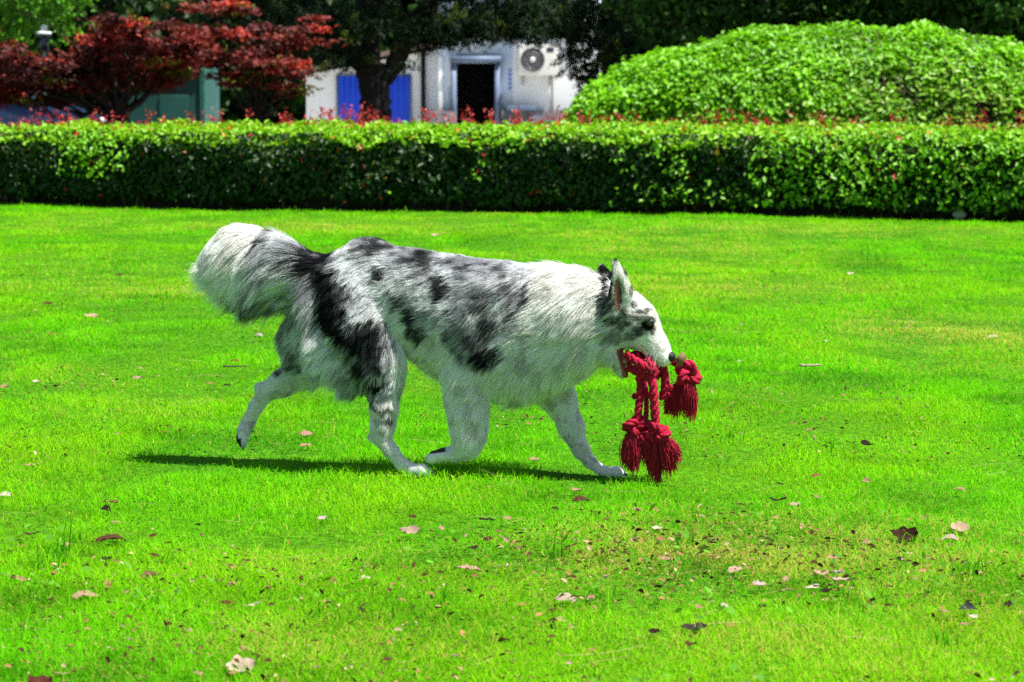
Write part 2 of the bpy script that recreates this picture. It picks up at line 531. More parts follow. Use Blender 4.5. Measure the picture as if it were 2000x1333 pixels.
    V, Q = leaf_geo(np.stack([x, d, gz(x, d) + .016 + .012 * rng.random(n)], -1), norm(rng.normal(0, 1, (n, 3)) * [1, 1, .3]),
                    norm(rng.normal(0, .5, (n, 3)) + [0, 0, 1]), 0.004 + 0.014 * rng.random(n) ** 2.5, 0.5)
    k = rng.random(n)[:, None]
    c = np.where(k < .45, [[0.07, 0.035, 0.015]], np.where(k < .8, [[0.26, 0.14, 0.06]], [[0.36, 0.25, 0.16]])) * (0.6 + .7 * rng.random((n, 1)))
    o = np_mesh('leaf_litter', V, [Q], M['dead_leaf'], cols=np.repeat(c, 6, axis=0))
    tag(o, 'tiny brown and tan crumbs of dead leaf scattered in the turf', 'leaf litter', kind='stuff')

def leaf_geo(c, d, nrm, L, wr=0.5, fold=0.18):
    """n leaves: 6 verts each (base, two left, tip, two right), folded along the midrib"""
    n = len(c)
    d = norm(d)
    s = norm(np.cross(nrm, d))
    u = np.cross(d, s)
    L = np.broadcast_to(L, (n,))[:, None]
    w = L * wr / 2
    base = c - d * L / 2
    tip = c + d * L / 2 - u * L * 0.12
    l1 = c - d * L * .2 - s * w + u * w * fold * 2
    l2 = c + d * L * .18 - s * w * .9 + u * w * fold * 2
    r1 = c - d * L * .2 + s * w + u * w * fold * 2
    r2 = c + d * L * .18 + s * w * .9 + u * w * fold * 2
    V = np.stack([base, l1, l2, tip, r2, r1], 1).reshape(-1, 3)
    b = np.arange(n)[:, None] * 6
    Q = np.concatenate([b + np.array([[0, 3, 2, 1]]), b + np.array([[0, 5, 4, 3]])])
    return V, Q

straw_and_tufts()

def leaves_obj(name, c, d, nrm, L, cols, mat, parent, wr=0.5, fold=0.18):
    V, Q = leaf_geo(c, d, nrm, L, wr, fold)
    V = V - np.array(parent_world(parent))
    return np_mesh(name, V, [Q], mat, parent, cols=np.repeat(cols, 6, axis=0))

# ------------------------------------------------------------------ hedge
HA, HB = np.array([-4.81, 22.6]), np.array([4.15, 19.5])
hu = (HB - HA) / np.linalg.norm(HB - HA)
hv = np.array([-hu[1], hu[0]])
HLEN = np.linalg.norm(HB - HA)

def hp(u, v, z):
    u, v, z = np.broadcast_arrays(np.asarray(u, float), np.asarray(v, float), np.asarray(z, float))
    q = HA[None] + u[:, None] * hu + v[:, None] * hv
    return np.concatenate([q, z[:, None]], 1)

def hedge():
    e = empty('hedge', (*(HA + HB) / 2, 0))
    tag(e, 'long clipped dark green hedge with bright top and red shoots behind the lawn', 'hedge')
    U0, U1, DEP = -4.0, HLEN + 4.0, 1.75
    # lumpy slab for the twiggy inside, added to block light
    us = np.arange(U0, U1, 0.12)
    ring = [(0.22, 0.0), (0.14, 0.25), (0.15, 0.5), (0.22, 0.60), (0.5, 0.63), (1.0, 0.66), (DEP - .1, 0.68), (DEP - .05, 0.3), (DEP - .1, 0.0)]
    V, m = [], len(ring)
    for (v, z) in ring:
        pt = hp(us, np.full(len(us), v), np.full(len(us), z))
        nn = fbm(pt, 3.0, 2) - 0.5
        pt[:, 0] += hv[0] * nn * 0.12; pt[:, 1] += hv[1] * nn * 0.12
        pt[:, 2] += (nn * 0.06 if z > 0.01 else 0)
        V.append(pt)
    V = np.concatenate(V)
    k = len(us)
    Q = [(a * k + i, a * k + i + 1, (a + 1) * k + i + 1, (a + 1) * k + i) for a in range(m - 1) for i in range(k - 1)]
    core = np_mesh('branch_core', V - np.array(e.location), [np.array(Q)], mat_noise('hedge_core', (0.008, 0.007, 0.005), (0.03, 0.022, 0.014), 9, 1.0), e, smooth=True)
    # stems at the foot
    mb = MB()
    for i in range(110):
        u = U0 + (U1 - U0) * rng.random()
        v = 0.12 + 0.25 * rng.random()
        n = 5
        zz = np.linspace(0, 0.4 + .15 * rng.random(), n)
        pts = hp(u + np.cumsum(rng.normal(0, .02, n)), v + np.cumsum(rng.normal(0, .015, n)), zz)
        mb.tube(pts, np.linspace(0.012, 0.005, n), 6)
    mb.build('stem', M['twig'], e)['kind'] = 'stuff'
    # front face leaves
    n = 42000
    u = U0 + (U1 - U0) * rng.random(n)
    z = 0.04 + 0.66 * rng.random(n) ** 0.85
    pt = hp(u, np.zeros(n), z)
    bul = (fbm(pt, 2.4, 3) - 0.5) * 0.28
    v = -0.02 + bul + 0.14 * rng.random(n) ** 1.3 + 0.10 * sstep(0.16, 0.02, z) + 0.22 * sstep(0.56, 0.72, z) * 0.5
    topz = 0.67 + 0.05 * (fbm(hp(u, v, z * 0), 1.3, 2) - .5)
    z = z / 0.70 * (topz + 0.01)
    # ragged foot
    cut = fbm(hp(u, u * 0, u * 0), 2.0, 2) * 0.2 - .03
    keep = (z > cut) | (rng.random(n) < .12)
    c = hp(u, v, z)
    out = np.array([-hv[0], -hv[1], 0.0])
    nr = norm(out + rng.normal(0, .55, (n, 3)) + [0, 0, .35])
    d = norm(rng.normal(0, .6, (n, 3)) + out * .5 + [0, 0, -.45])
    L = 0.036 + 0.032 * rng.random(n)
    # bright young clusters stand clear of the face
    cl = fbm(c + 9, 1.9, 3)
    cx = (u / HLEN)
    young = (cl > 0.64) & (rng.random(n) < .3) & (u > HLEN * .42)
    young |= (np.exp(-((u - 1.0) / .45) ** 2) * sstep(.1, .4, z) > rng.random(n) * 1.4 + .35)
    young |= (cx > .5) & (rng.random(n) < .10 + .30 * sstep(.55, .95, cx)) & (cl > .46)
    c = c + np.where(young, 0.03 + .06 * rng.random(n), 0)[:, None] * out
    nr = np.where(young[:, None], norm(rng.normal(0, .35, (n, 3)) + [0, 0, 1.0] + out * .8), nr)
    dark = np.array([0.010, 0.040, 0.003]); mid = np.array([0.026, 0.088, 0.005]); yng = np.array([0.17, 0.44, 0.01])  # old leaves darkened so their colour carries the front face's shade
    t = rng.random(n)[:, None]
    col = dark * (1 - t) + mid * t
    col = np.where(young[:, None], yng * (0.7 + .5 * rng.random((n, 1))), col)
    redl = rng.random(n) < 0.006
    col = np.where(redl[:, None], [[0.5, 0.05, 0.02]], col)
    yel = rng.random(n) < 0.004
    col = np.where(yel[:, None], [[0.55, 0.35, 0.03]], col)
    A = (c[keep], d[keep], nr[keep], L[keep], col[keep])
    # top leaves
    n = 44000
    u = U0 + (U1 - U0) * rng.random(n)
    v = rng.random(n) ** 1.15 * DEP
    base = 0.665 + 0.05 * v / DEP + 0.09 * (fbm(hp(u, v, u * 0), 1.3, 2) - .5) + 0.11 * (vn(hp(u, v, u * 0), 5) - .5)
    z = base + rng.normal(0, .018, n) - 0.06 * sstep(.14, 0.0, v)
    c = hp(u, v, z)
    nr = norm(rng.normal(0, .42, (n, 3)) + [0, 0, 1.0] + out * .12)
    d = norm(rng.normal(0, .6, (n, 3)) + [0, 0, .5])
    L = 0.042 + 0.034 * rng.random(n)
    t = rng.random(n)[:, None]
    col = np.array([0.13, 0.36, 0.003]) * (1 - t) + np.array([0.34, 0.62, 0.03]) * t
    redl = rng.random(n) < 0.02 + .06 * sstep(.6, 1.5, v)
    col = np.where(redl[:, None], np.array([[0.5, 0.10, 0.03]]) * (0.7 + .6 * rng.random((n, 1))), col)
    B = (c, d, nr, L, col)
    # back face leaves
    n = 12000
    u = U0 + (U1 - U0) * rng.random(n)
    z = 0.7 * rng.random(n)
    c = hp(u, DEP - .08 + .12 * rng.random(n), z)
    nr = norm(-out + rng.normal(0, .5, (n, 3)))
    d = norm(rng.normal(0, .6, (n, 3)) + [0, 0, -.4])
    L = 0.04 + 0.02 * rng.random(n)
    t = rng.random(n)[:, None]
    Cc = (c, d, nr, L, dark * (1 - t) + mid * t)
    A, B, Cc = list(A), list(B), list(Cc)
    allp = [np.concatenate([A[i], B[i], Cc[i]]) for i in range(5)]
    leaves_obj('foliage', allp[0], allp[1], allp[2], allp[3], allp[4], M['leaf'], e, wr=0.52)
    # red shoots above the rear edge
    mb = MB(); cs, ds, ns, Ls, co = [], [], [], [], []
    for i in range(1250):
        u = U0 + (U1 - U0) * rng.random()
        dens = vn(np.array([[u, 0, 0]]), 1.1)[0]
        pxu = 1000 + F * (HA + u * hu)[0] / (HA + u * hu)[1]
        boost = 1.0 if 450 < pxu < 620 else (.6 if pxu < 1180 else .38)
        if rng.random() > (0.25 + dens) * boost: continue
        v = DEP - 0.55 + 0.5 * rng.random()
        h = 0.05 + 0.17 * rng.random() ** 1.6 + (.03 if 450 < pxu < 620 else 0)
        n = 4
        z0 = 0.68
        pts = hp(u + np.cumsum(rng.normal(0, .012, n)), v + np.cumsum(rng.normal(0, .01, n)), np.linspace(z0, z0 + h, n))
        mb.tube(pts, np.linspace(.003, .0015, n), 4, caps=False)
        m = int(5 + h * 45)
        for k in range(m):
            f = 0.35 + .7 * rng.random()
            pc = pts[0] + (pts[-1] - pts[0]) * f + rng.normal(0, .022, 3)
            cs.append(pc); ds.append(norm(rng.normal(0, .6, 3) + [0, 0, .6])); ns.append(norm(rng.normal(0, .6, 3) + [0, -.4, .7]))
            Ls.append(0.022 + 0.025 * rng.random())
            k2 = rng.random()
            co.append(np.array([0.42, 0.02, 0.025]) if k2 < .6 else (np.array([0.55, 0.09, 0.09]) if k2 < .85 else np.array([0.35, 0.03, 0.02])))
    mb.build('shoot_stem', M['twig'], e)['kind'] = 'stuff'
    leaves_obj('red_shoot', np.array(cs), np.array(ds), np.array(ns), np.array(Ls), np.array(co), M['leaf'], e, wr=0.42)
    s = MB()
    for (px, py, r) in ((1845, 412, 24), (1875, 420, 14)):
        g = G(px, py + 8)
        rr = r / F * g[1]
        ph = np.linspace(0, math.pi, 8)
        s.lathe([(max(rr * math.sin(a), .001) * (1 + .15 * math.sin(5 * a)), -rr * .75 * math.cos(a) + rr * .6) for a in ph], (g[0], g[1] + .03, 0), 11)
        o = s.build('stone', M['stone'], None, smooth=True)
        tag(o, 'pale grey stone at the foot of the hedge, the %s one' % ('larger left' if r == 24 else 'smaller right'), 'stone', 'stones under the hedge')
        s = MB()
hedge()

# ------------------------------------------------------------------ large rounded shrub
def mound():
    Yc, xc = 29.0, (1690 - 1000) / F * 29.0
    e = empty('mound_shrub', (xc, Yc, 0))
    tag(e, 'huge clipped dome of bright green glossy leaves right behind the hedge', 'shrub')
    prof = [(-3.62, 0.62), (-3.5, .98), (-3.25, 1.18), (-2.9, 1.40), (-2.4, 1.62), (-1.9, 1.76), (-1.3, 1.95), (-.6, 1.97), (.1, 1.90), (.8, 1.99), (1.2, 1.86), (1.7, 1.66), (2.3, 1.45), (2.9, 1.1), (3.3, .8), (3.6, .45)]
    pxs = np.array([a for a, b in prof]); pzs = np.array([b for a, b in prof]) * .93
    def surf(x, a):
        """x across, a = angle 0 (front foot) .. pi (back foot)"""
        h = np.interp(x, pxs, pzs)
        dep = 1.9 * np.sqrt(np.clip(1 - (x / 3.75) ** 2, 0.03, 1))
        c, s = np.cos(a), np.sin(a)
        y = -dep * np.sign(c) * np.abs(c) ** 0.9
        z = h * np.abs(s) ** 0.62
        return np.stack([x, y, z], -1)
    xs = np.linspace(-3.6, 3.6, 70); an = np.linspace(0, math.pi, 30)
    X, A = np.meshgrid(xs, an)
    V = surf(X.ravel(), A.ravel())
    V = V * [.965, .95, .955]
    V[:, 2] -= 0.02 + 0.08 * fbm(V, 2.5, 2)
    V[:, 2] = np.maximum(V[:, 2], -0.02)
    nx = len(xs)
    Q = np.array([(i * nx + j, i * nx + j + 1, (i + 1) * nx + j + 1, (i + 1) * nx + j) for i in range(len(an) - 1) for j in range(nx - 1)])
    np_mesh('branch_core', V, [Q], mat_noise('twig_core', (0.02, 0.016, 0.010), (0.085, 0.06, 0.04), 12, 1.0, bump=.5), e, smooth=True)
    n = 105000
    x = (rng.random(n) * 2 - 1) * 3.66
    a = np.where(rng.random(n) < .86, rng.random(n) ** 1.1 * 1.75, rng.random(n) * math.pi)
    c = surf(x, a)
    eps = 0.02
    du = surf(x + eps, a) - c
    da = surf(x, a + eps) - c
    nn = norm(np.cross(du, da))
    nn = np.where((nn[:, 2] < 0)[:, None], -nn, nn)
    lump = fbm(c + 20, 1.6, 3) - 0.5
    c = c + nn * (0.30 * lump + rng.normal(0, .035, n) + .05 * (vn(c, 6) - .5))[:, None]
    # thin, twiggy area where the leaves open up
    thin = np.exp(-(((c[:, 0] - 0.35) / 1.0) ** 2 + ((c[:, 2] - 1.05) / .42) ** 2)) + .8 * np.exp(-(((c[:, 0] - 1.35) / .7) ** 2 + ((c[:, 2] - .8) / .3) ** 2))
    gap = fbm(c + 5, 3.2, 3)
    keep = (gap + rng.normal(0, .08, n)) > (0.28 + 0.22 * np.clip(thin, 0, 1))
    keep &= c[:, 2] > 0.02
    nr = norm(nn * .8 + [0, -.1, .55] + rng.normal(0, .45, (n, 3)))
    d = norm(np.cross(nr, rng.normal(0, 1, (n, 3))) + [0, 0, -.2])
    L = 0.058 + 0.04 * rng.random(n)
    t = np.clip(rng.random(n) * .8 + 1.6 * lump + .1, 0, 1)[:, None]  # raised lumps coloured lighter as highlights, hollows darker
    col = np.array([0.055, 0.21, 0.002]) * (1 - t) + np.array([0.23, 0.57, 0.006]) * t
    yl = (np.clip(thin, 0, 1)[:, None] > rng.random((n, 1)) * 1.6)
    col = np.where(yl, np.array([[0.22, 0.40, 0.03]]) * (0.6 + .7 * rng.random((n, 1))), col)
    k = keep
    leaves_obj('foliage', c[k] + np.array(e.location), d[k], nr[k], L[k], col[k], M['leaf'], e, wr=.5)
    mb = MB()
    for i in range(420):
        tx = rng.normal(.7, .9); ta = .35 + .9 * rng.random()
        q = surf(np.array([tx]), np.array([ta]))[0] * .98
        dd = norm(rng.normal(0, 1, 3) * [1, .3, 1] + [0, -.3, .2])
        L_ = 0.15 + .25 * rng.random()
        pts = np.array([q - dd * L_ / 2, q + rng.normal(0, .015, 3) - [0, .03, 0], q + dd * L_ / 2])
        mb.tube(pts + np.array(e.location), [.006, .005, .003], 4, caps=False)
    mb.build('twig', M['twig'], e)['kind'] = 'stuff'
mound()

# ------------------------------------------------------------------ trees
def branch_path(a, b, n=8, w=0.06):
    a, b = np.asarray(a, float), np.asarray(b, float)
    L = np.linalg.norm(b - a)
    t = np.linspace(0, 1, n)[:, None]
    wob = np.cumsum(rng.normal(0, 1, (n, 3)), 0)
    wob = wob - wob[0] - (wob[-1] - wob[0]) * t
    return a + (b - a) * t + wob * w * L * 0.3

def blobs_points(blobs, n, shell=0.5):
    """leaf positions in lumpy ellipsoids; blobs: (c, r(3,), weight)"""
    w = np.array([b[2] for b in blobs]); w = w / w.sum()
    idx = rng.choice(len(blobs), n, p=w)
    C = np.array([b[0] for b in blobs])[idx]; R = np.array([b[1] for b in blobs])[idx]
    d = norm(rng.normal(0, 1, (n, 3)))
    r = np.where(rng.random(n) < shell, 0.8 + .22 * rng.random(n), rng.random(n) ** .45)
    return C + d * R * r[:, None], d, r

def tree(name, label, cat, base, h, r, n, leafL, c1, c2, trunk_r=.15, low=None, group=None, mat='dull_leaf', gap=.45, seedblobs=26, wr=.5):
    base = np.asarray(base, float)
    e = empty(name, base)
    tag(e, label, cat, group)
    low = h * .3 if low is None else low
    mb = MB()
    top = base + [0, 0, h * .75]
    mb.tube(branch_path(base, top, 9, .06), np.linspace(trunk_r, trunk_r * .3, 9), 9)
    blobs = []
    for i in range(seedblobs):
        a = rng.random() * 6.283; q = rng.random() ** .6
        zc = low + (h - low) * (0.12 + .8 * rng.random())
        rr = r * (1 - .55 * abs((zc - low) / (h - low) - .4))
        c = base + [math.cos(a) * rr * q * .8, math.sin(a) * rr * q * .8, zc]
        s = r * (.28 + .18 * rng.random())
        blobs.append((c, np.array([s, s, s * .7]), s ** 2))
        st = base + [0, 0, max(.3 * h * rng.random() + low * .7, .3)]
        mb.tube(branch_path(st, c, 6, .1), np.linspace(trunk_r * .35, .012, 6), 6)
    mb.build('trunk', M['bark'], e, smooth=True)
    c, d, q = blobs_points(blobs, n)
    g = fbm(c, 1.3 / max(leafL * 4, .3), 2)
    k = g > gap - .1
    c, d = c[k], d[k]
    m = len(c)
    nr = norm(d * .6 + [0, 0, .8] + rng.normal(0, .5, (m, 3)))
    dd = norm(rng.normal(0, 1, (m, 3)) + [0, 0, -.5])
    t = np.clip(fbm(c + 3, 2, 2) * 1.5 - .3 + rng.normal(0, .2, m), 0, 1)[:, None]
    col = np.array(c1) * (1 - t) + np.array(c2) * t
    leaves_obj('crown', c, dd, nr, leafL * (.7 + .6 * rng.random(m)), col, M[mat], e, wr=wr)
    return e

DG1, DG2 = (0.012, 0.045, 0.006), (0.05, 0.15, 0.012)
# evergreen trees behind the dome shrub and behind the building
for (px, Yd, h, r, low, lab) in ((1500, 37, 7.5, 2.5, 1.0, 'dark evergreen tree behind the left shoulder of the dome shrub'),
                            (1720, 39, 8.0, 2.6, .9, 'dark evergreen tree rising behind the middle of the dome shrub'),
                            (1950, 36, 7.0, 2.4, .8, 'leafy evergreen tree behind the right shoulder of the dome shrub'),
                            (2180, 35, 7.5, 2.8, .6, 'dark evergreen tree at the right edge of the photo behind the shrub')):
    tree('broadleaf_tree', lab, 'tree', ((px - 1000) / F * Yd, Yd, 0), h, r, 24000, .13, DG1, (0.07, 0.24, 0.015), .16, low, 'evergreen trees behind the dome shrub', seedblobs=34, gap=.40)
# green tree top left
tree('broadleaf_tree', 'mid green leafy tree above the red maple in the upper left corner', 'tree', ((-40 - 1000) / F * 43, 43, 0), 7.5, 3.0, 26000, .14, (0.05, 0.20, .008), (0.16, 0.46, 0.015), .2, 1.9, seedblobs=34)
# dark wood in the distance
def woods():
    blobs = []
    for i in range(150):
        x = -26 + 52 * rng.random(); y = 66 + 6 * rng.random(); z = 11 * rng.random()
        s = 1.6 + 1.2 * rng.random()
        blobs.append((np.array([x, y, z]), np.array([s, s * .6, s]), s * s))
    c, d, q = blobs_points(blobs, 85000, .6)
    k = c[:, 2] > .02
    c, d = c[k], d[k]; m = len(c)
    e = empty('woods', (0, 68, 0))
    tag(e, 'dark wood filling the background behind the buildings', 'woods', kind='stuff')
    nr = norm(d * .5 + [0, 0, .6] + rng.normal(0, .5, (m, 3)))
    t = rng.random(m)[:, None]
    leaves_obj('foliage', c, norm(rng.normal(0, 1, (m, 3))), nr, .42 * (.6 + .7 * rng.random(m)), np.array([0.006, 0.02, 0.004]) * (1 - t) + np.array([0.02, 0.06, 0.008]) * t, M['dull_leaf'], e, wr=.6)
    V, nx = [], 60
    xs = np.linspace(-34, 34, nx)
    for z in np.linspace(0, 12, 12):
        p = np.stack([xs, np.full(nx, 73.0), np.full(nx, z)], -1)
        p[:, 1] += 3 * (fbm(p, .25, 2) - .5)
        V.append(p)
    V = np.concatenate(V) - [0, 68, 0]
    Q = np.array([(i * nx + j, i * nx + j + 1, (i + 1) * nx + j + 1, (i + 1) * nx + j) for i in range(11) for j in range(nx - 1)])
    np_mesh('shade_backdrop', V, [Q], mat_noise('deep_wood_shade', (0.004, 0.008, 0.003), (0.012, 0.025, 0.006), 1.2, 1.0), e, smooth=True)  # near-black sheet behind the leaves, its colour standing for the wood's shade
woods()

# red maples
def maple(px, Yd, label, clumps, trunk_px):
    base = np.array([(trunk_px - 1000) / F * Yd, Yd, 0])
    e = empty('maple_tree', base)
    tag(e, label, 'tree', 'red maples on the left')
    mb = MB()
    fork = base + [0, 0, .75]
    mb.tube(branch_path(base, fork, 6, .05), np.linspace(.085, .06, 6), 8)
    C, Dd, Nn, Ll, Co = [], [], [], [], []
    for (cx, cy, rx, ry, dy, m) in clumps:
        c = P(cx, cy, Yd + dy)
        mb.tube(branch_path(fork, c, 8, .12), np.linspace(.04, .007, 8) * (1 if cy > 0 else .3), 6)
        R = np.array([rx / F * Yd, .35 + .25 * rng.random(), ry / F * Yd])
        # tiers: flat sprays of palmate leaves
        for s in range(m):
            sc = c + norm(rng.normal(0, 1, 3)) * R * rng.random() ** .5
            k = 62
            o = rng.normal(0, 1, (k, 3)) * [.12, .12, .035]
            C.append(sc + o)
            Dd.append(norm(rng.normal(0, 1, (k, 3)) * [1, 1, .3] + [0, 0, -.3]))
            Nn.append(norm(rng.normal(0, .4, (k, 3)) + [0, -.15, 1]))
            Ll.append(.065 + .05 * rng.random(k))
            u = rng.random()
            f = .6 + .6 * rng.random((k, 1))
            b0 = [0.22, 0.030, 0.022] if u < .45 else ([0.50, 0.05, 0.03] if u < .56 else ([0.11, 0.022, 0.02] if u < .93 else [0.15, 0.16, 0.01]))
            Co.append(np.array(b0) * f)
    mb.build('trunk', M['dark_bark'], e, smooth=True)
    leaves_obj('crown', np.concatenate(C), np.concatenate(Dd), np.concatenate(Nn), np.concatenate(Ll), np.concatenate(Co), M['dull_leaf'], e, wr=.45)

maple(200, 33, 'red leaved maple at the far left, spreading over the parked car',
      [(20, 112, 60, 26, 0, 12), (60, 135, 70, 35, -.4, 16), (130, 120, 55, 32, .3, 14), (100, 165, 70, 18, .2, 9), (205, 82, 50, 30, 0, 14), (190, 130, 60, 35, .4, 14), (170, 165, 60, 18, 0, 10),
       (260, 60, 60, 45, .3, 15), (270, 120, 60, 40, -.3, 14), (340, 90, 55, 45, .2, 14), (330, 145, 50, 20, .3, 9), (-60, 110, 70, 60, .2, 14), (215, 48, 25, 12, -.3, 4), (60, -230, 110, 70, -1.2, 26), (230, -250, 110, 70, -1.5, 26), (380, -240, 100, 70, -1.2, 24), (150, -330, 160, 60, -2.2, 26), (330, -340, 150, 60, -2.0, 26), (-90, -160, 100, 70, -.8, 20), (380, 75, 30, 30, 0, 6), (100, 200, 50, 20, 1.0, 8), (20, 190, 50, 22, .6, 14), (60, 160, 50, 25, .8, 14), (-30, 170, 50, 30, .6, 12), (150, 150, 50, 25, .8, 12), (290, 165, 50, 16, .5, 12), (340, 120, 40, 25, .8, 12), (230, 140, 60, 30, .9, 14)], 235)  # clumps above the frame are unseen, added to shade car and cabin
maple(480, 36, 'red leaved maple left of the white shed, second from the left',
      [(410, 120, 35, 40, 0, 9), (450, 60, 45, 50, .2, 11), (480, 110, 50, 40, -.2, 11), (530, 80, 50, 45, .3, 10), (550, 140, 45, 30, 0, 9), (470, 160, 45, 25, .3, 6), (600, 70, 40, 40, .2, 6), (430, 20, 60, 30, .2, 8), (570, 180, 26, 20, .5, 4), (450, -220, 110, 60, -1.2, 26), (560, -240, 100, 60, -1.4, 22)], 505)  # last two clumps hang out of view, added for the shade they cast

# big cedar in front of the buildings
def cedar():
    Yd = 40.0
    base = P(735, 213, Yd); base[2] = 0
    e = empty('cedar_tree', base)
    tag(e, 'large dark cedar with forked trunk and drooping branches in front of the white shed', 'tree')
    mb = MB()
    def pp(px, py, dy=0): return P(px, py, Yd + dy)
    def limb(pts, r0, r1, seg=10):
        pts = np.array(pts)
        t = np.linspace(0, 1, len(pts)); tt = np.linspace(0, 1, len(pts) * 4)
        q = np.stack([np.interp(tt, t, pts[:, k]) for k in range(3)], -1)
        for _ in range(2):
            q[1:-1] = (q[:-2] + q[1:-1] * 2 + q[2:]) / 4
        rr = np.linspace(r0, r1, len(q)) * (1 + .07 * rng.normal(0, 1, len(q)))
        mb.tube(q, rr, seg)
        return q
    limb([base + [0, 0, -.05], pp(733, 230), pp(733, 185), pp(728, 150), pp(722, 130)], .26, .25, 14)
    limbs = []
    limbs.append(limb([pp(724, 150), pp(700, 118), pp(665, 85), pp(630, 45), pp(600, 0), pp(570, -60)], .20, .10))
    limbs.append(limb([pp(730, 165), pp(765, 140), pp(785, 95), pp(805, 50, .2), pp(845, 5, .3), pp(890, -70, .4)], .17, .13))
    limbs.append(limb([pp(724, 140), pp(722, 90, .3), pp(735, 30, .4), pp(745, -60, .4), pp(750, -260, .4), pp(745, -520, .4)], .19, .09))
    limbs.append(limb([pp(665, 85), pp(690, 50), pp(710, 5), pp(720, -60)], .09, .06))
    limbs.append(limb([pp(700, 110), pp(640, 100, -.3), pp(590, 70, -.5), pp(530, 50, -.6), pp(470, 45, -.8), pp(400, 75, -1)], .07, .02))
    limbs.append(limb([pp(815, 40, .2), pp(880, 45, -.3), pp(930, 22, -.5), pp(1000, 22, -.7), pp(1080, 35, -.8), pp(1150, 60, -.9)], .075, .02))
    limbs.append(limb([pp(800, 60, .2), pp(850, 66, -.2), pp(900, 45, -.4), pp(960, 40, -.5), pp(1040, 52, -.7)], .05, .015))
    limbs.append(limb([pp(850, 0, .3), pp(950, -12, -.3), pp(1060, -5, -.6), pp(1180, 20, -.8), pp(1300, 40, -.6)], .07, .02))
    limbs.append(limb([pp(745, -60, .4), pp(850, -100), pp(1000, -110, -.5), pp(1200, -70, -.8)], .09, .02))
    limbs.append(limb([pp(745, -60, .4), pp(640, -100), pp(500, -90, -.5), pp(350, -50, -.8)], .09, .02))
    C, Dd, Nn, Ll, Co = [], [], [], [], []
    def spray(c, k, drop, sx=.16, lum=1.0):
        """a drooping spray of needles"""
        t = rng.random(k)
        ax = rng.normal(0, 1, 2) * sx
        q = c + np.stack([ax[0] * t + rng.normal(0, .035, k), ax[1] * t + rng.normal(0, .035, k), -drop * t ** 1.2 + rng.normal(0, .02, k)], -1)
        C.append(q)
        Dd.append(norm(rng.normal(0, .55, (k, 3)) + [ax[0] * 2, ax[1] * 2, -.7]))
        Nn.append(norm(rng.normal(0, .6, (k, 3)) + [0, -.2, .6]))
        Ll.append(.035 + .035 * rng.random(k))
        yl = rng.random() < .10
        Co.append((np.array([0.09, 0.14, 0.012]) if yl else np.array([0.012, 0.040, 0.010])) * lum * (.6 + .8 * rng.random((k, 1))))
    for li, q in enumerate(limbs):
        if li in (0, 1, 2, 3): continue
        for i in range(2, len(q)):
            for s in range(11):
                spray(q[i] + rng.normal(0, 1, 3) * [.22, .35, .05], 60, .10 + .32 * rng.random() ** 1.5)
    # sprays given by where they hang
    for (cx, cy, rx, ry, m) in ((620, 25, 60, 30, 60), (700, 30, 45, 25, 40), (560, 60, 60, 30, 26), (650, 70, 40, 25, 18), (760, 20, 40, 22, 34), (905, 62, 45, 8, 14), (870, 40, 25, 20, 10), (890, 70, 20, 14, 7),
                                (1000, 42, 90, 12, 40), (1110, 60, 50, 26, 42), (1125, 110, 32, 28, 26), (1152, 150, 22, 18, 16), (1178, 110, 22, 40, 30), (1172, 165, 14, 22, 14), (1180, 50, 50, 45, 46), (1200, 100, 30, 30, 16), (980, 8, 130, 10, 40), (1120, 8, 80, 14, 44), (440, 30, 80, 28, 40), (500, 12, 100, 14, 40), (690, 118, 16, 14, 5), (340, 15, 60, 18, 14), (790, 122, 14, 14, 4), (600, 110, 24, 20, 6)):
        for k in range(m):
            c = P(cx + rng.normal(0, rx * .6), cy + rng.normal(0, ry * .6), Yd - .4 + rng.normal(0, .6))
            spray(c, 80, .06 + .22 * rng.random())
    # upper crown, above the picture, that shades the walls and limbs
    for k in range(900):
        a = rng.random() * 6.283; q = rng.random() ** .5
        zc = 3.3 + 4.8 * rng.random()
        rr = 4.4 * (1 - (zc - 3.3) / 6.5)
        c = base + [math.cos(a) * rr * q, math.sin(a) * rr * q * .75 + .2, zc - .5 * q]
        k2 = 40
        o = rng.normal(0, 1, (k2, 3)) * [.28, .28, .07]
        C.append(c + o); Dd.append(norm(rng.normal(0, 1, (k2, 3)))); Nn.append(norm(rng.normal(0, .5, (k2, 3)) + [0, 0, 1]))
        Ll.append(np.full(k2, .13)); Co.append(np.tile([0.015, 0.05, 0.012], (k2, 1)))
    mb.build('trunk', M['bark'], e, smooth=True)
    leaves_obj('crown', np.concatenate(C), np.concatenate(Dd), np.concatenate(Nn), np.concatenate(Ll), np.concatenate(Co), M['dull_leaf'], e, wr=.30)
cedar()

# ------------------------------------------------------------------ buildings
BY = 54.0
def bx(px): return (px - 1000) / F * BY
def bz(py): return float(P(1000, py, BY)[2])

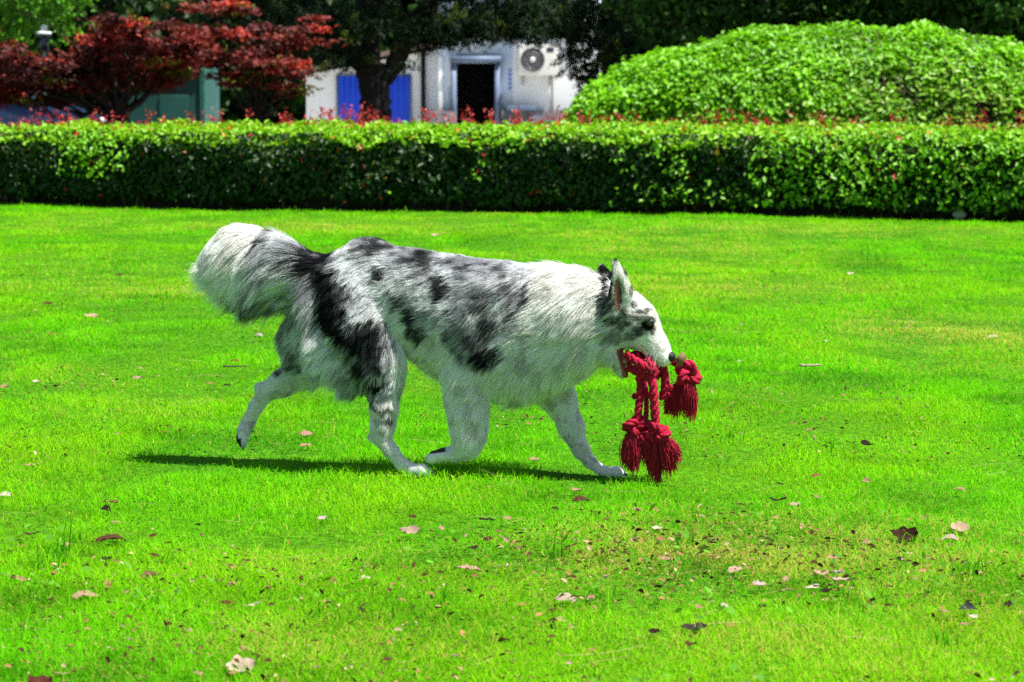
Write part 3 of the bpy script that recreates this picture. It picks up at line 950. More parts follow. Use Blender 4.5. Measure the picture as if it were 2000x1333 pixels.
def building():
    e = empty('shed_building', (bx(760), BY + 2, 0))
    tag(e, 'low white shed with sloping roof and a bright blue double door', 'building')
    poly = [(bx(600), 0), (bx(856), 0), (bx(856), bz(96)), (bx(600), bz(147))]
    MB().prism(poly, BY, BY + 4.5).build('wall', M['wall'], e)
    # roof slab following the slope
    t = .10
    rp = [(bx(578), bz(145)), (bx(856) - .003, bz(90)), (bx(856) - .003, bz(90) + t), (bx(578), bz(145) + t)]
    rf = MB().prism(rp, BY - .35, BY + 4.8)
    rf.build('roof', M['roof'], e)
    d = MB()
    for (a, b) in ((663, 731), (733, 801)):
        d = MB()
        d.box(bx(a), bx(b), BY - .05, BY - .004, 0.05, bz(149), .008)
        for k in range(1, 6):
            xk = bx(a) + (bx(b) - bx(a)) * k / 6
            d.box(xk - .008, xk + .008, BY - .062, BY - .052, .12, bz(152))
        dr = d.build('door', M['blue_door'], e)
        hx = bx(b) - .08 if a == 663 else bx(a) + .08
        MB().box(hx - .015, hx + .015, BY - .12, BY - .064, .95, 1.15, .005).build('handle', M['metal'], dr)
    f = MB()
    f.box(bx(659), bx(663) - .002, BY - .07, BY - .002, 0, bz(146)); f.box(bx(801) + .002, bx(805), BY - .07, BY - .002, 0, bz(146)); f.box(bx(663) - .002, bx(801) + .002, BY - .07, BY - .002, bz(149) + .003, bz(146))
    f.build('door_frame', M['frame_blue'], e)

    e2 = empty('house', (bx(1000), BY + 3, 0))
    tag(e2, 'taller pale blue and white house with an open dark doorway behind the cedar', 'building')
    Wy = BY - .35
    # wall with a doorway opening
    w = MB()
    D0, D1, DT = bx(893), bx(967), bz(124)
    top = bz(-60)
    for (a, b, z0, z1) in ((bx(857), D0, 0, top), (D1, bx(1172), 0, top), (D0, D1, DT, top)):
        w.box(a, b, Wy, Wy + .25, z0, z1)
    w.box(bx(857), bx(857) + .2, Wy + .253, Wy + 6, 0, top)
    w.box(bx(1172) - .2, bx(1172), Wy + .253, Wy + 6, 0, top)
    w.build('wall', M['wall_blue'], e2)
    # interior: floor, back wall, ceiling
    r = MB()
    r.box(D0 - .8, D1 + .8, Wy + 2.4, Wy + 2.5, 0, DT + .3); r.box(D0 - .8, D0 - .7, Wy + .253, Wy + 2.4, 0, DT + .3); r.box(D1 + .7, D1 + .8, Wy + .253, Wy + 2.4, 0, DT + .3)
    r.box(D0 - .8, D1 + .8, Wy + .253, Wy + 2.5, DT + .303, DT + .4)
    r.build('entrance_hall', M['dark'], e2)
    # white rendered panel right of the door and pilaster left
    p = MB()
    p.box(bx(1002), bx(1172) - .01, Wy - .03, Wy - .003, bz(216), bz(40), .006)
    p.build('render_panel', M['wall'], e2)
    p = MB(); p.box(bx(858), bx(866), Wy - .06, Wy - .003, bz(216), bz(112), .006)
    p.build('pilaster', M['wall'], e2)
    p = MB(); p.box(bx(876), bx(882) , Wy - .05, Wy - .003, bz(170), bz(112), .006)
    p.build('trim', M['wall'], e2)
    f = MB()
    f.box(bx(882), D0 - .002, Wy - .14, Wy + .06, 0.05, bz(124)); f.box(D1 + .002, bx(977), Wy - .14, Wy + .06, 0.05, bz(124)); f.box(bx(880), bx(979), Wy - .17, Wy + .06, bz(124) + .003, bz(111))
    f.build('door_frame', M['frame_blue'], e2)
    pl = MB()
    pl.box(bx(830), D0 - .004, Wy - .5, Wy - .18, 0, bz(218), .01); pl.box(bx(980), bx(1170), Wy - .3, Wy - .035, 0, bz(216), .01)
    pl.build('plinth', M['plinth'], e2)
    b = MB(); b.box(bx(990), bx(1046), Wy - .55, Wy - .31, bz(216), bz(207), .01); b.box(bx(994), bx(998), Wy - .5, Wy - .35, 0, bz(216) - .002); b.box(bx(1038), bx(1042), Wy - .5, Wy - .35, 0, bz(216) - .002)
    b.build('ledge', M['frame_blue'], e2)
    rf = MB(); rf.box(bx(845), bx(1180), Wy - .45, Wy + 6.3, top + .003, top + .18, .01)
    rf.build('roof', M['roof'], e2)
    c = MB(); c.box(bx(864), bx(1000), Wy - .12, Wy - .004, bz(56), bz(50)); c.build('cornice', M['plinth'], e2)
    # vertical blue lettering, illegible brush-like strokes
    s = MB()
    for k in range(5):
        z = bz(136 + 8.6 * k)
        s.box(bx(993), bx(999.5), Wy - .006, Wy - .0035, z - .022, z - .006); s.box(bx(995.5), bx(997), Wy - .0075, Wy - .0062, z - .05, z + .014); s.box(bx(993.2), bx(999), Wy - .006, Wy - .0035, z - .055, z - .042)
        if k % 2: s.box(bx(993), bx(994.2), Wy - .0075, Wy - .0062, z - .05, z)
    o = s.build('wall_lettering', M['blue_door'], e2)
    # air conditioner
    A0 = Wy - .033
    cx0, cx1, z0, z1 = bx(1013), bx(1088), bz(149), bz(89)
    a = empty('air_conditioner', ((cx0 + cx1) / 2, A0 - .2, z0))
    tag(a, 'white outdoor air conditioning unit with round dark fan on the house wall', 'air conditioner')
    MB().box(cx0, cx1, A0 - .42, A0 - .10, z0, z1, .02).build('casing', M['ac_white'], a)
    fc = (bx(1039.5), A0 - .424, bz(118.5)); R = .262
    MB().lathe([(R, 0), (R, .012), (R * .93, .02), (R * .93, .004), (.001, .004)], fc, 36, 'y').build('fan_grille', M['fan'], a, smooth=False)
    g = MB()
    for q in (.85, .68, .51, .34, .2): g.lathe([(R * q + .006, .006), (R * q + .003, .016), (R * q - .003, .016), (R * q - .006, .006)], fc, 36, 'y')
    g.build('grille_ring', M['metal'], a)
    MB().lathe([(.06, .006), (.06, .024), (.03, .034), (.001, .034)], fc, 20, 'y').build('fan_hub', M['ac_white'], a, smooth=True)
    MB().box(bx(1066), bx(1080), A0 - .425, A0 - .419, bz(104), bz(95), .002).build('badge', M['fan'], a)
    for x in (bx(1021), bx(1073)):
        k = MB(); k.box(x - .02, x + .02, A0 - .40, A0, z0 - .045, z0 - .003)
        k.prism([(x - .012, z0 - .047), (x + .012, z0 - .047), (x + .012, z0 - .2), (x - .012, z0 - .2)], A0 - .05, A0)
        k.tube([(x, A0 - .34, z0 - .05), (x, A0 - .02, z0 - .19)], .014, 6)
        k.build('bracket', M['metal'], a)
    k = MB(); k.tube([(bx(1077), A0 - .14, z0 - .0), (bx(1077), A0 - .05, z0 - .18), (bx(1078), A0 - .03, z0 - .5), (bx(1078), A0 - .03, .1)], .022, 8)
    k.build('drain_pipe', M['metal'], a, smooth=True)
building()

# teal cabin under the maple
def cabin():
    Yd = 44.0
    X = lambda px: (px - 1000) / F * Yd
    Z = lambda py: float(P(1000, py, Yd)[2])
    e = empty('cabin', (X(330), Yd + 1, 0))
    tag(e, 'teal green metal cabin partly hidden under the red maple', 'cabin')
    MB().box(X(255), X(392), Yd, Yd + 2.2, 0.05, Z(118), .02).build('side_panel', M['teal'], e)
    MB().box(X(393), X(403), Yd - .04, Yd + 2.24, 0.0, Z(115), .01).build('corner_post', M['teal_lit'], e)
    MB().box(X(250), X(409), Yd - .12, Yd + 2.3, Z(115) + .003, Z(108), .02).build('roof', M['teal'], e)
    MB().box(X(315), X(372), Yd - .03, Yd - .003, .2, Z(186), .01).build('door', M['teal'], e)
cabin()

def car():
    Yd = 38.5
    k = F / Yd
    x1 = (207 - 1000) / k                           # nose of the car
    e = empty('parked_car', (x1 - 2.1, Yd + .85, 0))
    tag(e, 'dark blue parked car half hidden behind the hedge at the far left', 'car')
    prof = [(0, .35), (.02, .62), (-.12, .80), (-.9, .97), (-1.25, 1.02), (-1.95, 1.42), (-2.6, 1.48), (-3.3, 1.42), (-3.95, 1.02), (-4.15, .95), (-4.2, .6), (-4.18, .3), (-3.85, .24)]
    arch = []
    def arc(cx):
        return [(cx + .36 * math.cos(a), .32 + .36 * math.sin(a)) for a in np.linspace(math.pi, 0, 9)]
    poly = prof + arc(-3.4) + arc(-.85) + [(-.2, .24)]
    poly = [(x1 + a, b) for a, b in poly]
    import bmesh
    bm = bmesh.new()
    vs = [bm.verts.new((x, Yd, z)) for x, z in poly]
    f = bm.faces.new(vs)
    r = bmesh.ops.extrude_face_region(bm, geom=[f])
    for v in r['geom']:
        if isinstance(v, bmesh.types.BMVert): v.co.y += 1.7
    for v in bm.verts:                                # tumblehome
        if v.co.z > 1.1:
            v.co.y += (.16 if v.co.y < Yd + .8 else -.16) * (v.co.z - 1.0) / .45
    bmesh.ops.bevel(bm, geom=[e_ for e_ in bm.edges], offset=.035, segments=2, affect='EDGES')
    bmesh.ops.translate(bm, verts=bm.verts, vec=-Vector(e.location))
    bmesh.ops.recalc_face_normals(bm, faces=bm.faces)
    me = bpy.data.meshes.new('body'); bm.to_mesh(me); bm.free(); me.materials.append(M['car'])
    for p in me.polygons: p.use_smooth = False
    link(bpy.data.objects.new('body', me), e)
    for pts in ([(-1.35, 1.05), (-1.95, 1.38), (-2.45, 1.42), (-2.45, 1.05)], [(-2.55, 1.05), (-2.55, 1.42), (-3.2, 1.37), (-3.75, 1.05)]):
        V = [(x1 + a, Yd + .16 * (z - 1.0) / .45 - .012, z) for a, z in pts] + [(x1 + a, Yd + .16 * (z - 1.0) / .45 + .01, z) for a, z in pts]
        MB().add(V, [(0, 1, 2, 3), (7, 6, 5, 4), (0, 4, 5, 1), (1, 5, 6, 2), (2, 6, 7, 3), (3, 7, 4, 0)]).build('side_window', M['car_glass'], e)
    for cx in (-3.4, -.85):
        for yy in (Yd + .02, Yd + 1.5):
            w = MB().lathe([(.001, 0), (.2, 0), (.3, .0), (.32, -.04), (.32, -.14), (.3, -.18), (.001, -.18)], (x1 + cx, yy, .32), 26, 'y').build('wheel', M['tyre'], e, smooth=True)
            MB().lathe([(.001, .012), (.06, .012), (.19, .004), (.2, -.02)], (x1 + cx, yy, .32), 20, 'y').build('rim', M['rim'], w)
    for dy in (.1, 1.25):
        MB().box(x1 - .16, x1 - .02, Yd + dy, Yd + dy + .34, .64, .76, .03).build('headlight', M['white'], e)
car()

def lamp():
    Yd = 41.0
    c = P(86, 66, Yd)
    e = empty('garden_lamp', (c[0], Yd, 0))
    tag(e, 'white topped garden lamp post standing above the red maple at far left', 'lamp post')
    MB().lathe([(.05, 0), (.05, .3), (.035, .35), (.03, c[2] - .3)], (c[0], Yd, 0), 12).build('post', M['metal'], e, smooth=True)
    MB().lathe([(.001, -.3), (.07, -.3), (.08, -.03), (.001, -.03)], (c[0], Yd, c[2]), 16).build('lantern', M['car_glass'], e, smooth=True)
    MB().lathe([(.001, -.028), (.13, -.02), (.13, .02), (.05, .05), (.045, .07), (.06, .10), (.045, .135), (.001, .145)], (c[0], Yd, c[2]), 20).build('cap', M['white'], e, smooth=True)
lamp()

def beds():  # ground sheets hidden behind the hedge, added to cut green bounce on walls
    for name, x0, x1, y0, y1, z, m, lab in (('soil_bed', -30, 30, 22.4, 42.9, .0, mat_noise('leaf_mould', (.03, .022, .014), (.09, .065, .04), 5, 1.0, bump=.5), 'unseen bare soil bed added between hedge and buildings against green bounce'),
                                         ('pavement', -30, 30, 42.9, 62, .002, mat_noise('concrete', (.34, .33, .31), (.46, .45, .42), 3, .9, bump=.1), 'unseen pale concrete pavement added to keep green bounce off the walls')):
        xs = np.linspace(x0, x1, 90); ys = np.linspace(y0, y1, 50)
        X, Yg = np.meshgrid(xs, ys)
        x, y = X.ravel(), Yg.ravel()
        if name == 'soil_bed':
            y = y + np.clip((24 - y) / 1.6, 0, 1) * ((HA[1] + (x - HA[0]) * (HB[1] - HA[1]) / (HB[0] - HA[0])) + .15 - 22.4)
            zz = gz(x, y) + .008
        else:
            zz = np.full(len(x), .04)
        i = np.arange(49)[:, None] * 90; j = np.arange(89)[None, :]
        Q = np.stack([i + j, i + j + 1, i + j + 91, i + j + 90], -1).reshape(-1, 4)
        o = np_mesh(name, np.stack([x, y, zz], -1), [Q], m, smooth=True)
        tag(o, lab, name.replace('_', ' '), kind='structure')
beds()

# ------------------------------------------------------------------ dog
def YC(px): return 5.94 - 0.00033 * (px - 810)

def D(px, py, off=0.0): return P(px, py, YC(px) + off)

PRIMS = []          # (group, a, ra, b, rb, sy, furdir, furlen, lift)

def chain(g, pts, sy=1.0, fd=None, fl=.01, lift=.2):
    """pts: (px, py, depth offset, radius px)"""
    q = [(D(a, b, o), r * (YC(a) + o) / F) for a, b, o, r in pts]
    if len(q) == 1: q = q * 2
    for (a, ra), (b, rb) in zip(q[:-1], q[1:]):
        ax = norm(b - a) if np.linalg.norm(b - a) > 1e-6 else np.array([0, 0, -1.0])
        PRIMS.append((g, a, ra, b, rb, sy, norm(np.array(fd, float)) if fd is not None else ax, fl, lift))

BK = (-.92, 0, -.32)
# trunk of the body
chain('body', [(640, 566, 0, 58), (710, 560, 0, 72), (800, 577, 0, 80), (880, 598, 0, 88), (950, 628, 0, 108), (1015, 640, 0, 106)], .66, BK, .026, .28)
chain('body', [(715, 500, 0, 24), (735, 502, 0, 24)], 1.0, BK, .03, .4)
chain('body', [(930, 690, 0, 66), (1010, 712, 0, 62), (1075, 700, 0, 52)], .8, (-.45, 0, -.9), .034, .26)      # brisket
chain('body', [(800, 618, 0, 52), (870, 660, 0, 52), (930, 690, 0, 60)], .8, (-.6, 0, -.8), .032, .25)             # belly line
chain('body', [(1015, 622, 0, 96), (1080, 612, 0, 80), (1140, 612, 0, 68), (1190, 616, 0, 50)], .74, (-.85, 0, -.4), .042, .30)  # neck
chain('body', [(1080, 670, 0, 50), (1135, 672, 0, 42), (1172, 672, 0, 28)], .8, (-.5, 0, -.82), .042, .32)       # throat
# shoulder and thigh masses
chain('leg', [(990, 600, -.045, 62), (965, 680, -.055, 58), (920, 738, -.06, 42), (914, 770, -.06, 36)], .62, (-.6, 0, -.7), .03, .24)
chain('leg', [(990, 600, .045, 62), (1030, 690, .05, 54), (1070, 745, .05, 38)], .62, (-.3, 0, -.9), .022, .2)
chain('leg', [(690, 580, -.04, 66), (712, 640, -.055, 62), (742, 700, -.06, 42), (752, 745, -.06, 28)], .62, (-.5, 0, -.85), .034, .26)
chain('leg', [(640, 600, -.04, 46.0), (660, 670, -.05, 42.0), (700, 716, -.055, 30.0)], .6, (-.5, 0, -.87), .066, .46)
chain('leg', [(650, 590, .045, 60), (615, 660, .055, 50), (605, 705, .06, 36)], .6, (-.6, 0, -.8), .052, .4)
# near fore leg, lifted, paw folded back
chain('leg', [(914, 762, -.06, 31.7), (916, 810, -.06, 28.2), (915, 850, -.06, 24.6), (913, 872, -.06, 20.2)], .8, (-.3, 0, -1), .018, .3)
chain('paw', [(913, 874, -.06, 17.8), (893, 886, -.06, 14.4), (868, 888, -.06, 12.8)], .95, (-1, 0, -.1), .006, .1)
for o in (-.017, -.006, .006, .017):
    chain('paw', [(866, 884 + abs(o) * 300, -.06 + o, 9), (848, 889 + abs(o) * 300, -.06 + o * 1.25, 8.5), (839, 894 + abs(o) * 200, -.06 + o * 1.25, 6)], 1, (-1, 0, -.3), .005, .1)
chain('paw', [(728, 852, -.065, 7), (742, 848, -.065, 12)], .9, (.2, 0, -1), .008, .2)
chain('paw', [(506, 757, .06, 7), (524, 762, .06, 12)], .9, (-.8, 0, -.5), .010, .3)
chain('leg', [(896, 776, -.06, 12), (905, 800, -.06, 16)], .9, (-.4, 0, -1), .016, .3)
# far fore leg, reaching
chain('leg', [(1072, 740, .05, 34), (1094, 782, .055, 24), (1115, 832, .06, 17.5), (1134, 878, .06, 13.0)], .8, (-.1, 0, -1), .014, .2)
chain('paw', [(1134, 878, .06, 12.2), (1152, 902, .06, 10.4), (1175, 920, .06, 9.4), (1195, 926, .06, 8.6)], .95, (1, 0, -.4), .005, .1)
for o in (-.017, -.006, .006, .017):
    chain('paw', [(1193, 925, .06 + o, 9), (1208 - abs(o) * 260, 923, .06 + o * 1.3, 8.5), (1221 - abs(o) * 420, 928 + (o < 0) * 2, .06 + o * 1.4, 6)], 1, (1, 0, -.2), .004, .1)
# near hind leg, planted
chain('leg', [(752, 740, -.06, 22.8), (750, 790, -.065, 18.2), (748, 830, -.065, 16.0), (745, 852, -.065, 14.4)], .8, (-.25, 0, -1), .018, .3)
chain('paw', [(744, 852, -.065, 13.5), (764, 882, -.065, 12.0), (786, 908, -.065, 10.9), (806, 919, -.065, 10.1)], .95, (.6, 0, -.8), .006, .1)
for o in (-.018, -.006, .006, .018):
    chain('paw', [(806, 919, -.065 + o, 9.5), (828 - abs(o) * 260, 919, -.065 + o * 1.3, 9.5), (845 - abs(o) * 420, 925 + (o < 0) * 2, -.065 + o * 1.4, 6.5)], 1, (1, 0, -.2), .004, .1)
# far hind leg, pushed off
chain('leg', [(608, 700, .06, 33.4), (592, 728, .06, 23.6), (555, 748, .06, 19.8), (522, 765, .06, 15.2)], .8, (-1, 0, -.1), .014, .14)
chain('paw', [(520, 766, .06, 14.1), (500, 795, .06, 12.2), (485, 825, .06, 11.1), (478, 842, .06, 11.1)], .95, (-.5, 0, -.85), .006, .1)
for o in (-.018, -.006, .006, .018):
    chain('paw', [(477, 840, .06 + o, 9.5), (472, 858, .06 + o * 1.25, 9), (474, 869, .06 + o * 1.2, 6)], 1, (0, 0, -1), .004, .1)
# tail
chain('body', [(615, 542, 0, 34), (570, 524, .0, 30), (530, 508, .0, 32), (495, 490, .0, 34), (462, 486, 0, 34), (430, 502, 0, 30)], .8, (-.76, 0, -.65), .092, .30)
chain('body', [(560, 550, 0, 24), (515, 545, 0, 26), (470, 530, 0, 27)], .7, (-.58, 0, -.82), .085, .34)
# head
chain('head', [(1190, 612, 0, 44), (1226, 612, 0, 36), (1247, 622, 0, 31)], .92, (-.95, 0, -.1), .012, .12)
chain('head', [(1205, 642, 0, 32), (1230, 648, 0, 28), (1252, 655, 0, 22)], .95, (-.9, 0, -.35), .022, .26)
chain('head', [(1250, 634, 0, 28), (1264, 650, 0, 23), (1280, 675, 0, 20), (1294, 694, 0, 16.5)], .86, (-.7, 0, .6), .005, .08)
chain('head', [(1286, 694, 0, 16), (1299, 701, 0, 12)], 1.0, (-.7, 0, .6), .004, .08)
chain('head', [(1262, 617, -.030, 9), (1270, 626, -.028, 7)], 1, (-.9, 0, .3), .005, .08)         # brow ridges
chain('head', [(1262, 617, .030, 9), (1270, 626, .028, 7)], 1, (-.9, 0, .3), .005, .08)
# lower jaw, wide open
chain('jaw', [(1190, 672, 0, 24), (1200, 694, 0, 16), (1212, 718, 0, 11), (1220, 732, 0, 8)], 1.25, (-.2, 0, -1), .007, .1)
# ears
chain('ear', [(1209, 602, -.046, 25), (1213, 572, -.055, 19.5), (1209, 542, -.060, 13), (1202, 512, -.062, 4.5)], .55, (-.1, 0, 1), .008, .15)
chain('ear', [(1180, 590, .046, 18), (1182, 566, .052, 15), (1180, 540, .056, 11), (1175, 522, .058, 5)], .62, (-.1, 0, 1), .008, .15)
CARVE = [(D(1213, 592, -.074), 10, D(1213, 566, -.078), 10), (D(1213, 566, -.078), 10, D(1207, 534, -.078), 5)]
KG = {'body': .016, 'leg': .011, 'paw': .0032, 'head': .008, 'jaw': .004, 'ear': .004}

def prim_dist(Pt, pr, carve=False):
    g, a, ra, b, rb, sy = pr[:6]
    s = np.array([1, 1 / sy, 1])
    A, B = a * s, b * s
    ab = B - A
    q = Pt * s - A
    L2 = max(np.dot(ab, ab), 1e-12)
    t = np.clip(q @ ab / L2, 0, 1)
    return np.linalg.norm(q - t[..., None] * ab, axis=-1) - (ra + (rb - ra) * t)

def build_sdf(h):
    allp = np.array([p[1] for p in PRIMS] + [p[3] for p in PRIMS])
    lo, hi = allp.min(0) - .15, allp.max(0) + .15
    n = np.ceil((hi - lo) / h).astype(int) + 1
    gx, gy, gzz = [lo[k] + h * np.arange(n[k]) for k in range(3)]
    groups = {}
    for pr in PRIMS:
        g, a, ra, b, rb, sy = pr[:6]
        k = KG[g]
        if g not in groups: groups[g] = np.full(n, 1e-14)
        m = max(ra, rb) + 6 * k
        i0 = np.maximum(((np.minimum(a, b) - m - lo) / h).astype(int), 0)
        i1 = np.minimum(((np.maximum(a, b) + m - lo) / h).astype(int) + 2, n)
        sl = tuple(slice(i0[j], i1[j]) for j in range(3))
        Pt = np.stack(np.meshgrid(gx[sl[0]], gy[sl[1]], gzz[sl[2]], indexing='ij'), -1)
        groups[g][sl] += np.exp(-np.clip(prim_dist(Pt, pr) / k, -40, 40))
    tot = np.full(n, 1e-14)
    K = .007
    Dg = {g: -KG[g] * np.log(v) for g, v in groups.items()}
    # carve the ear cup out of the ear only
    for (a, ra, b, rb) in CARVE:
        pr = ('c', a, ra * 5.8 / F, b, rb * 5.8 / F, 1.6)
        Pt = np.stack(np.meshgrid(gx, gy, gzz, indexing='ij'), -1)
        Dg['ear'] = np.maximum(Dg['ear'], -prim_dist(Pt, pr))
    big = -K * np.log(sum(np.exp(-np.clip(Dg[g] / K, -60, 60)) for g in ('body', 'leg', 'head')))
    K2 = .0045
    out = -K2 * np.log(sum(np.exp(-np.clip(d / K2, -80, 80)) for d in (big, Dg['paw'], Dg['jaw'], Dg['ear'])))
    return out, lo, h

def surface_nets(Dv, lo, h):
    ins = Dv < 0
    c = [(i, j, k) for i in (0, 1) for j in (0, 1) for k in (0, 1)]
    sh = tuple(s - 1 for s in Dv.shape)
    def sub(A, o): return A[o[0]:o[0] + sh[0], o[1]:o[1] + sh[1], o[2]:o[2] + sh[2]]
    cnt = sum(sub(ins, o).astype(np.int8) for o in c)
    act = (cnt > 0) & (cnt < 8)
    idx = np.argwhere(act)
    acc = np.zeros((len(idx), 3)); num = np.zeros(len(idx))
    for a in range(8):
        for b in range(a + 1, 8):
            oa, ob = np.array(c[a]), np.array(c[b])
            if np.abs(oa - ob).sum() != 1: continue
            da = Dv[tuple((idx + oa).T)]; db = Dv[tuple((idx + ob).T)]
            m = (da < 0) != (db < 0)
            t = np.where(m, da / np.where(m, da - db, 1), 0)
            acc += np.where(m[:, None], oa + (ob - oa) * t[:, None], 0); num += m
    V = lo + h * (idx + acc / num[:, None])
    imap = np.full(sh, -1, dtype=np.int64); imap[tuple(idx.T)] = np.arange(len(idx))
    Q = []
    for ax in range(3):
        e = np.zeros(3, int); e[ax] = 1
        b_, c_ = np.zeros(3, int), np.zeros(3, int); b_[(ax + 1) % 3] = 1; c_[(ax + 2) % 3] = 1
        A0 = ins[tuple(slice(0, s - e[k]) for k, s in enumerate(Dv.shape))]
        A1 = ins[tuple(slice(e[k], s) for k, s in enumerate(Dv.shape))]
        p = np.argwhere(A0 != A1)
        ok = np.all(p - b_ - c_ >= 0, 1) & np.all(p < np.array(sh), 1)
        p = p[ok]
        q = np.stack([imap[tuple(p.T)], imap[tuple((p - b_).T)], imap[tuple((p - b_ - c_).T)], imap[tuple((p - c_).T)]], 1)
        f = A0[tuple(p.T)]
        q = np.where(f[:, None], q, q[:, ::-1])
        Q.append(q)
    return V, np.concatenate(Q)

def inpoly(x, y, poly):
    r = np.zeros(len(x), bool)
    n = len(poly)
    for i in range(n):
        x1, y1 = poly[i]; x2, y2 = poly[(i + 1) % n]
        m = ((y1 > y) != (y2 > y)) & (x < (x2 - x1) * (y - y1) / ((y2 - y1) or 1e-9) + x1)
        r ^= m
    return r

MERLE = [(505, 430), (560, 430), (700, 430), (1046, 470), (1052, 560), (1045, 600), (1020, 640), (995, 680), (965, 716), (925, 700), (890, 690), (868, 640), (850, 645), (835, 668), (800, 650), (778, 628), (770, 660), (770, 715),
         (776, 772), (742, 782), (718, 792), (690, 782), (640, 740), (600, 718), (560, 728), (528, 715), (500, 640), (476, 606), (490, 565), (502, 530)]
#       cx, cy, rx, ry, strength
BLACK = [(620, 515, 30, 26, 1), (640, 545, 28, 34, 1), (655, 590, 32, 40, 1), (672, 635, 28, 36, 1), (700, 668, 20, 30, 1), (724, 708, 17, 20, .95), (640, 498, 26, 12, 1), (722, 640, 28, 26, .95), (730, 672, 24, 22, .95), (742, 700, 14, 16, .7), (665, 560, 26, 34, .9), (742, 742, 22, 17, 1), (735, 790, 8, 12, .8), (752, 803, 7, 7, .8),
         (735, 478, 40, 9, .9), (760, 480, 16, 10, .8), (824, 506, 17, 15, .95), (842, 520, 12, 15, .8), (744, 534, 16, 13, .9), (861, 562, 15, 17, .95), (832, 535, 8, 18, .6), (800, 508, 14, 10, .5),
         (784, 588, 10, 20, .75), (800, 632, 13, 26, .95), (820, 655, 18, 16, .8), (945, 586, 18, 12, .8), (952, 566, 9, 9, .5), (1043, 574, 8, 12, .8), (965, 626, 26, 20, .7), (930, 652, 26, 16, .75), (952, 680, 24, 15, 1), (962, 700, 15, 12, 1), (898, 676, 14, 10, .7), (905, 640, 14, 20, .4),
         (1000, 610, 16, 12, .45), (990, 530, 14, 9, .4), (915, 545, 12, 10, .4), (880, 515, 18, 8, .4), (1028, 540, 10, 8, .4), (960, 530, 8, 6, .3),
         (513, 482, 9, 15, 1), (548, 505, 10, 18, .75), (500, 588, 26, 30, .8), (538, 560, 12, 22, .45), (575, 590, 12, 26, .5), (540, 706, 26, 18, 1), (560, 640, 10, 26, .45), (590, 690, 10, 20, .5), (715, 778, 12, 16, .75)]
HEADB = [(1190, 596, 16, 22, .92), (1206, 622, 14, 12, .9), (1222, 618, 8, 14, .8), (1265, 637, 12, 11, 1), (1244, 622, 16, 6, .75), (1275, 646, 5, 9, .8), (1241, 596, 8, 7, .85), (1258, 608, 13, 6, .8), (1264, 621, 12, 6, .65), (1226, 634, 12, 6, .8), (1272, 628, 7, 8, .8), (1214, 640, 8, 10, .8), (1250, 648, 15, 8, .85), (1232, 656, 16, 7, .7), (1206, 656, 12, 13, .6), (1230, 574, 5, 10, .6), (1182, 530, 16, 14, 1), (1194, 530, 5, 26, 1), (1191, 560, 6, 26, 1), (1203, 509, 9, 9, 1), (1221, 530, 3, 16, .9), (1232, 562, 3, 12, .9)]

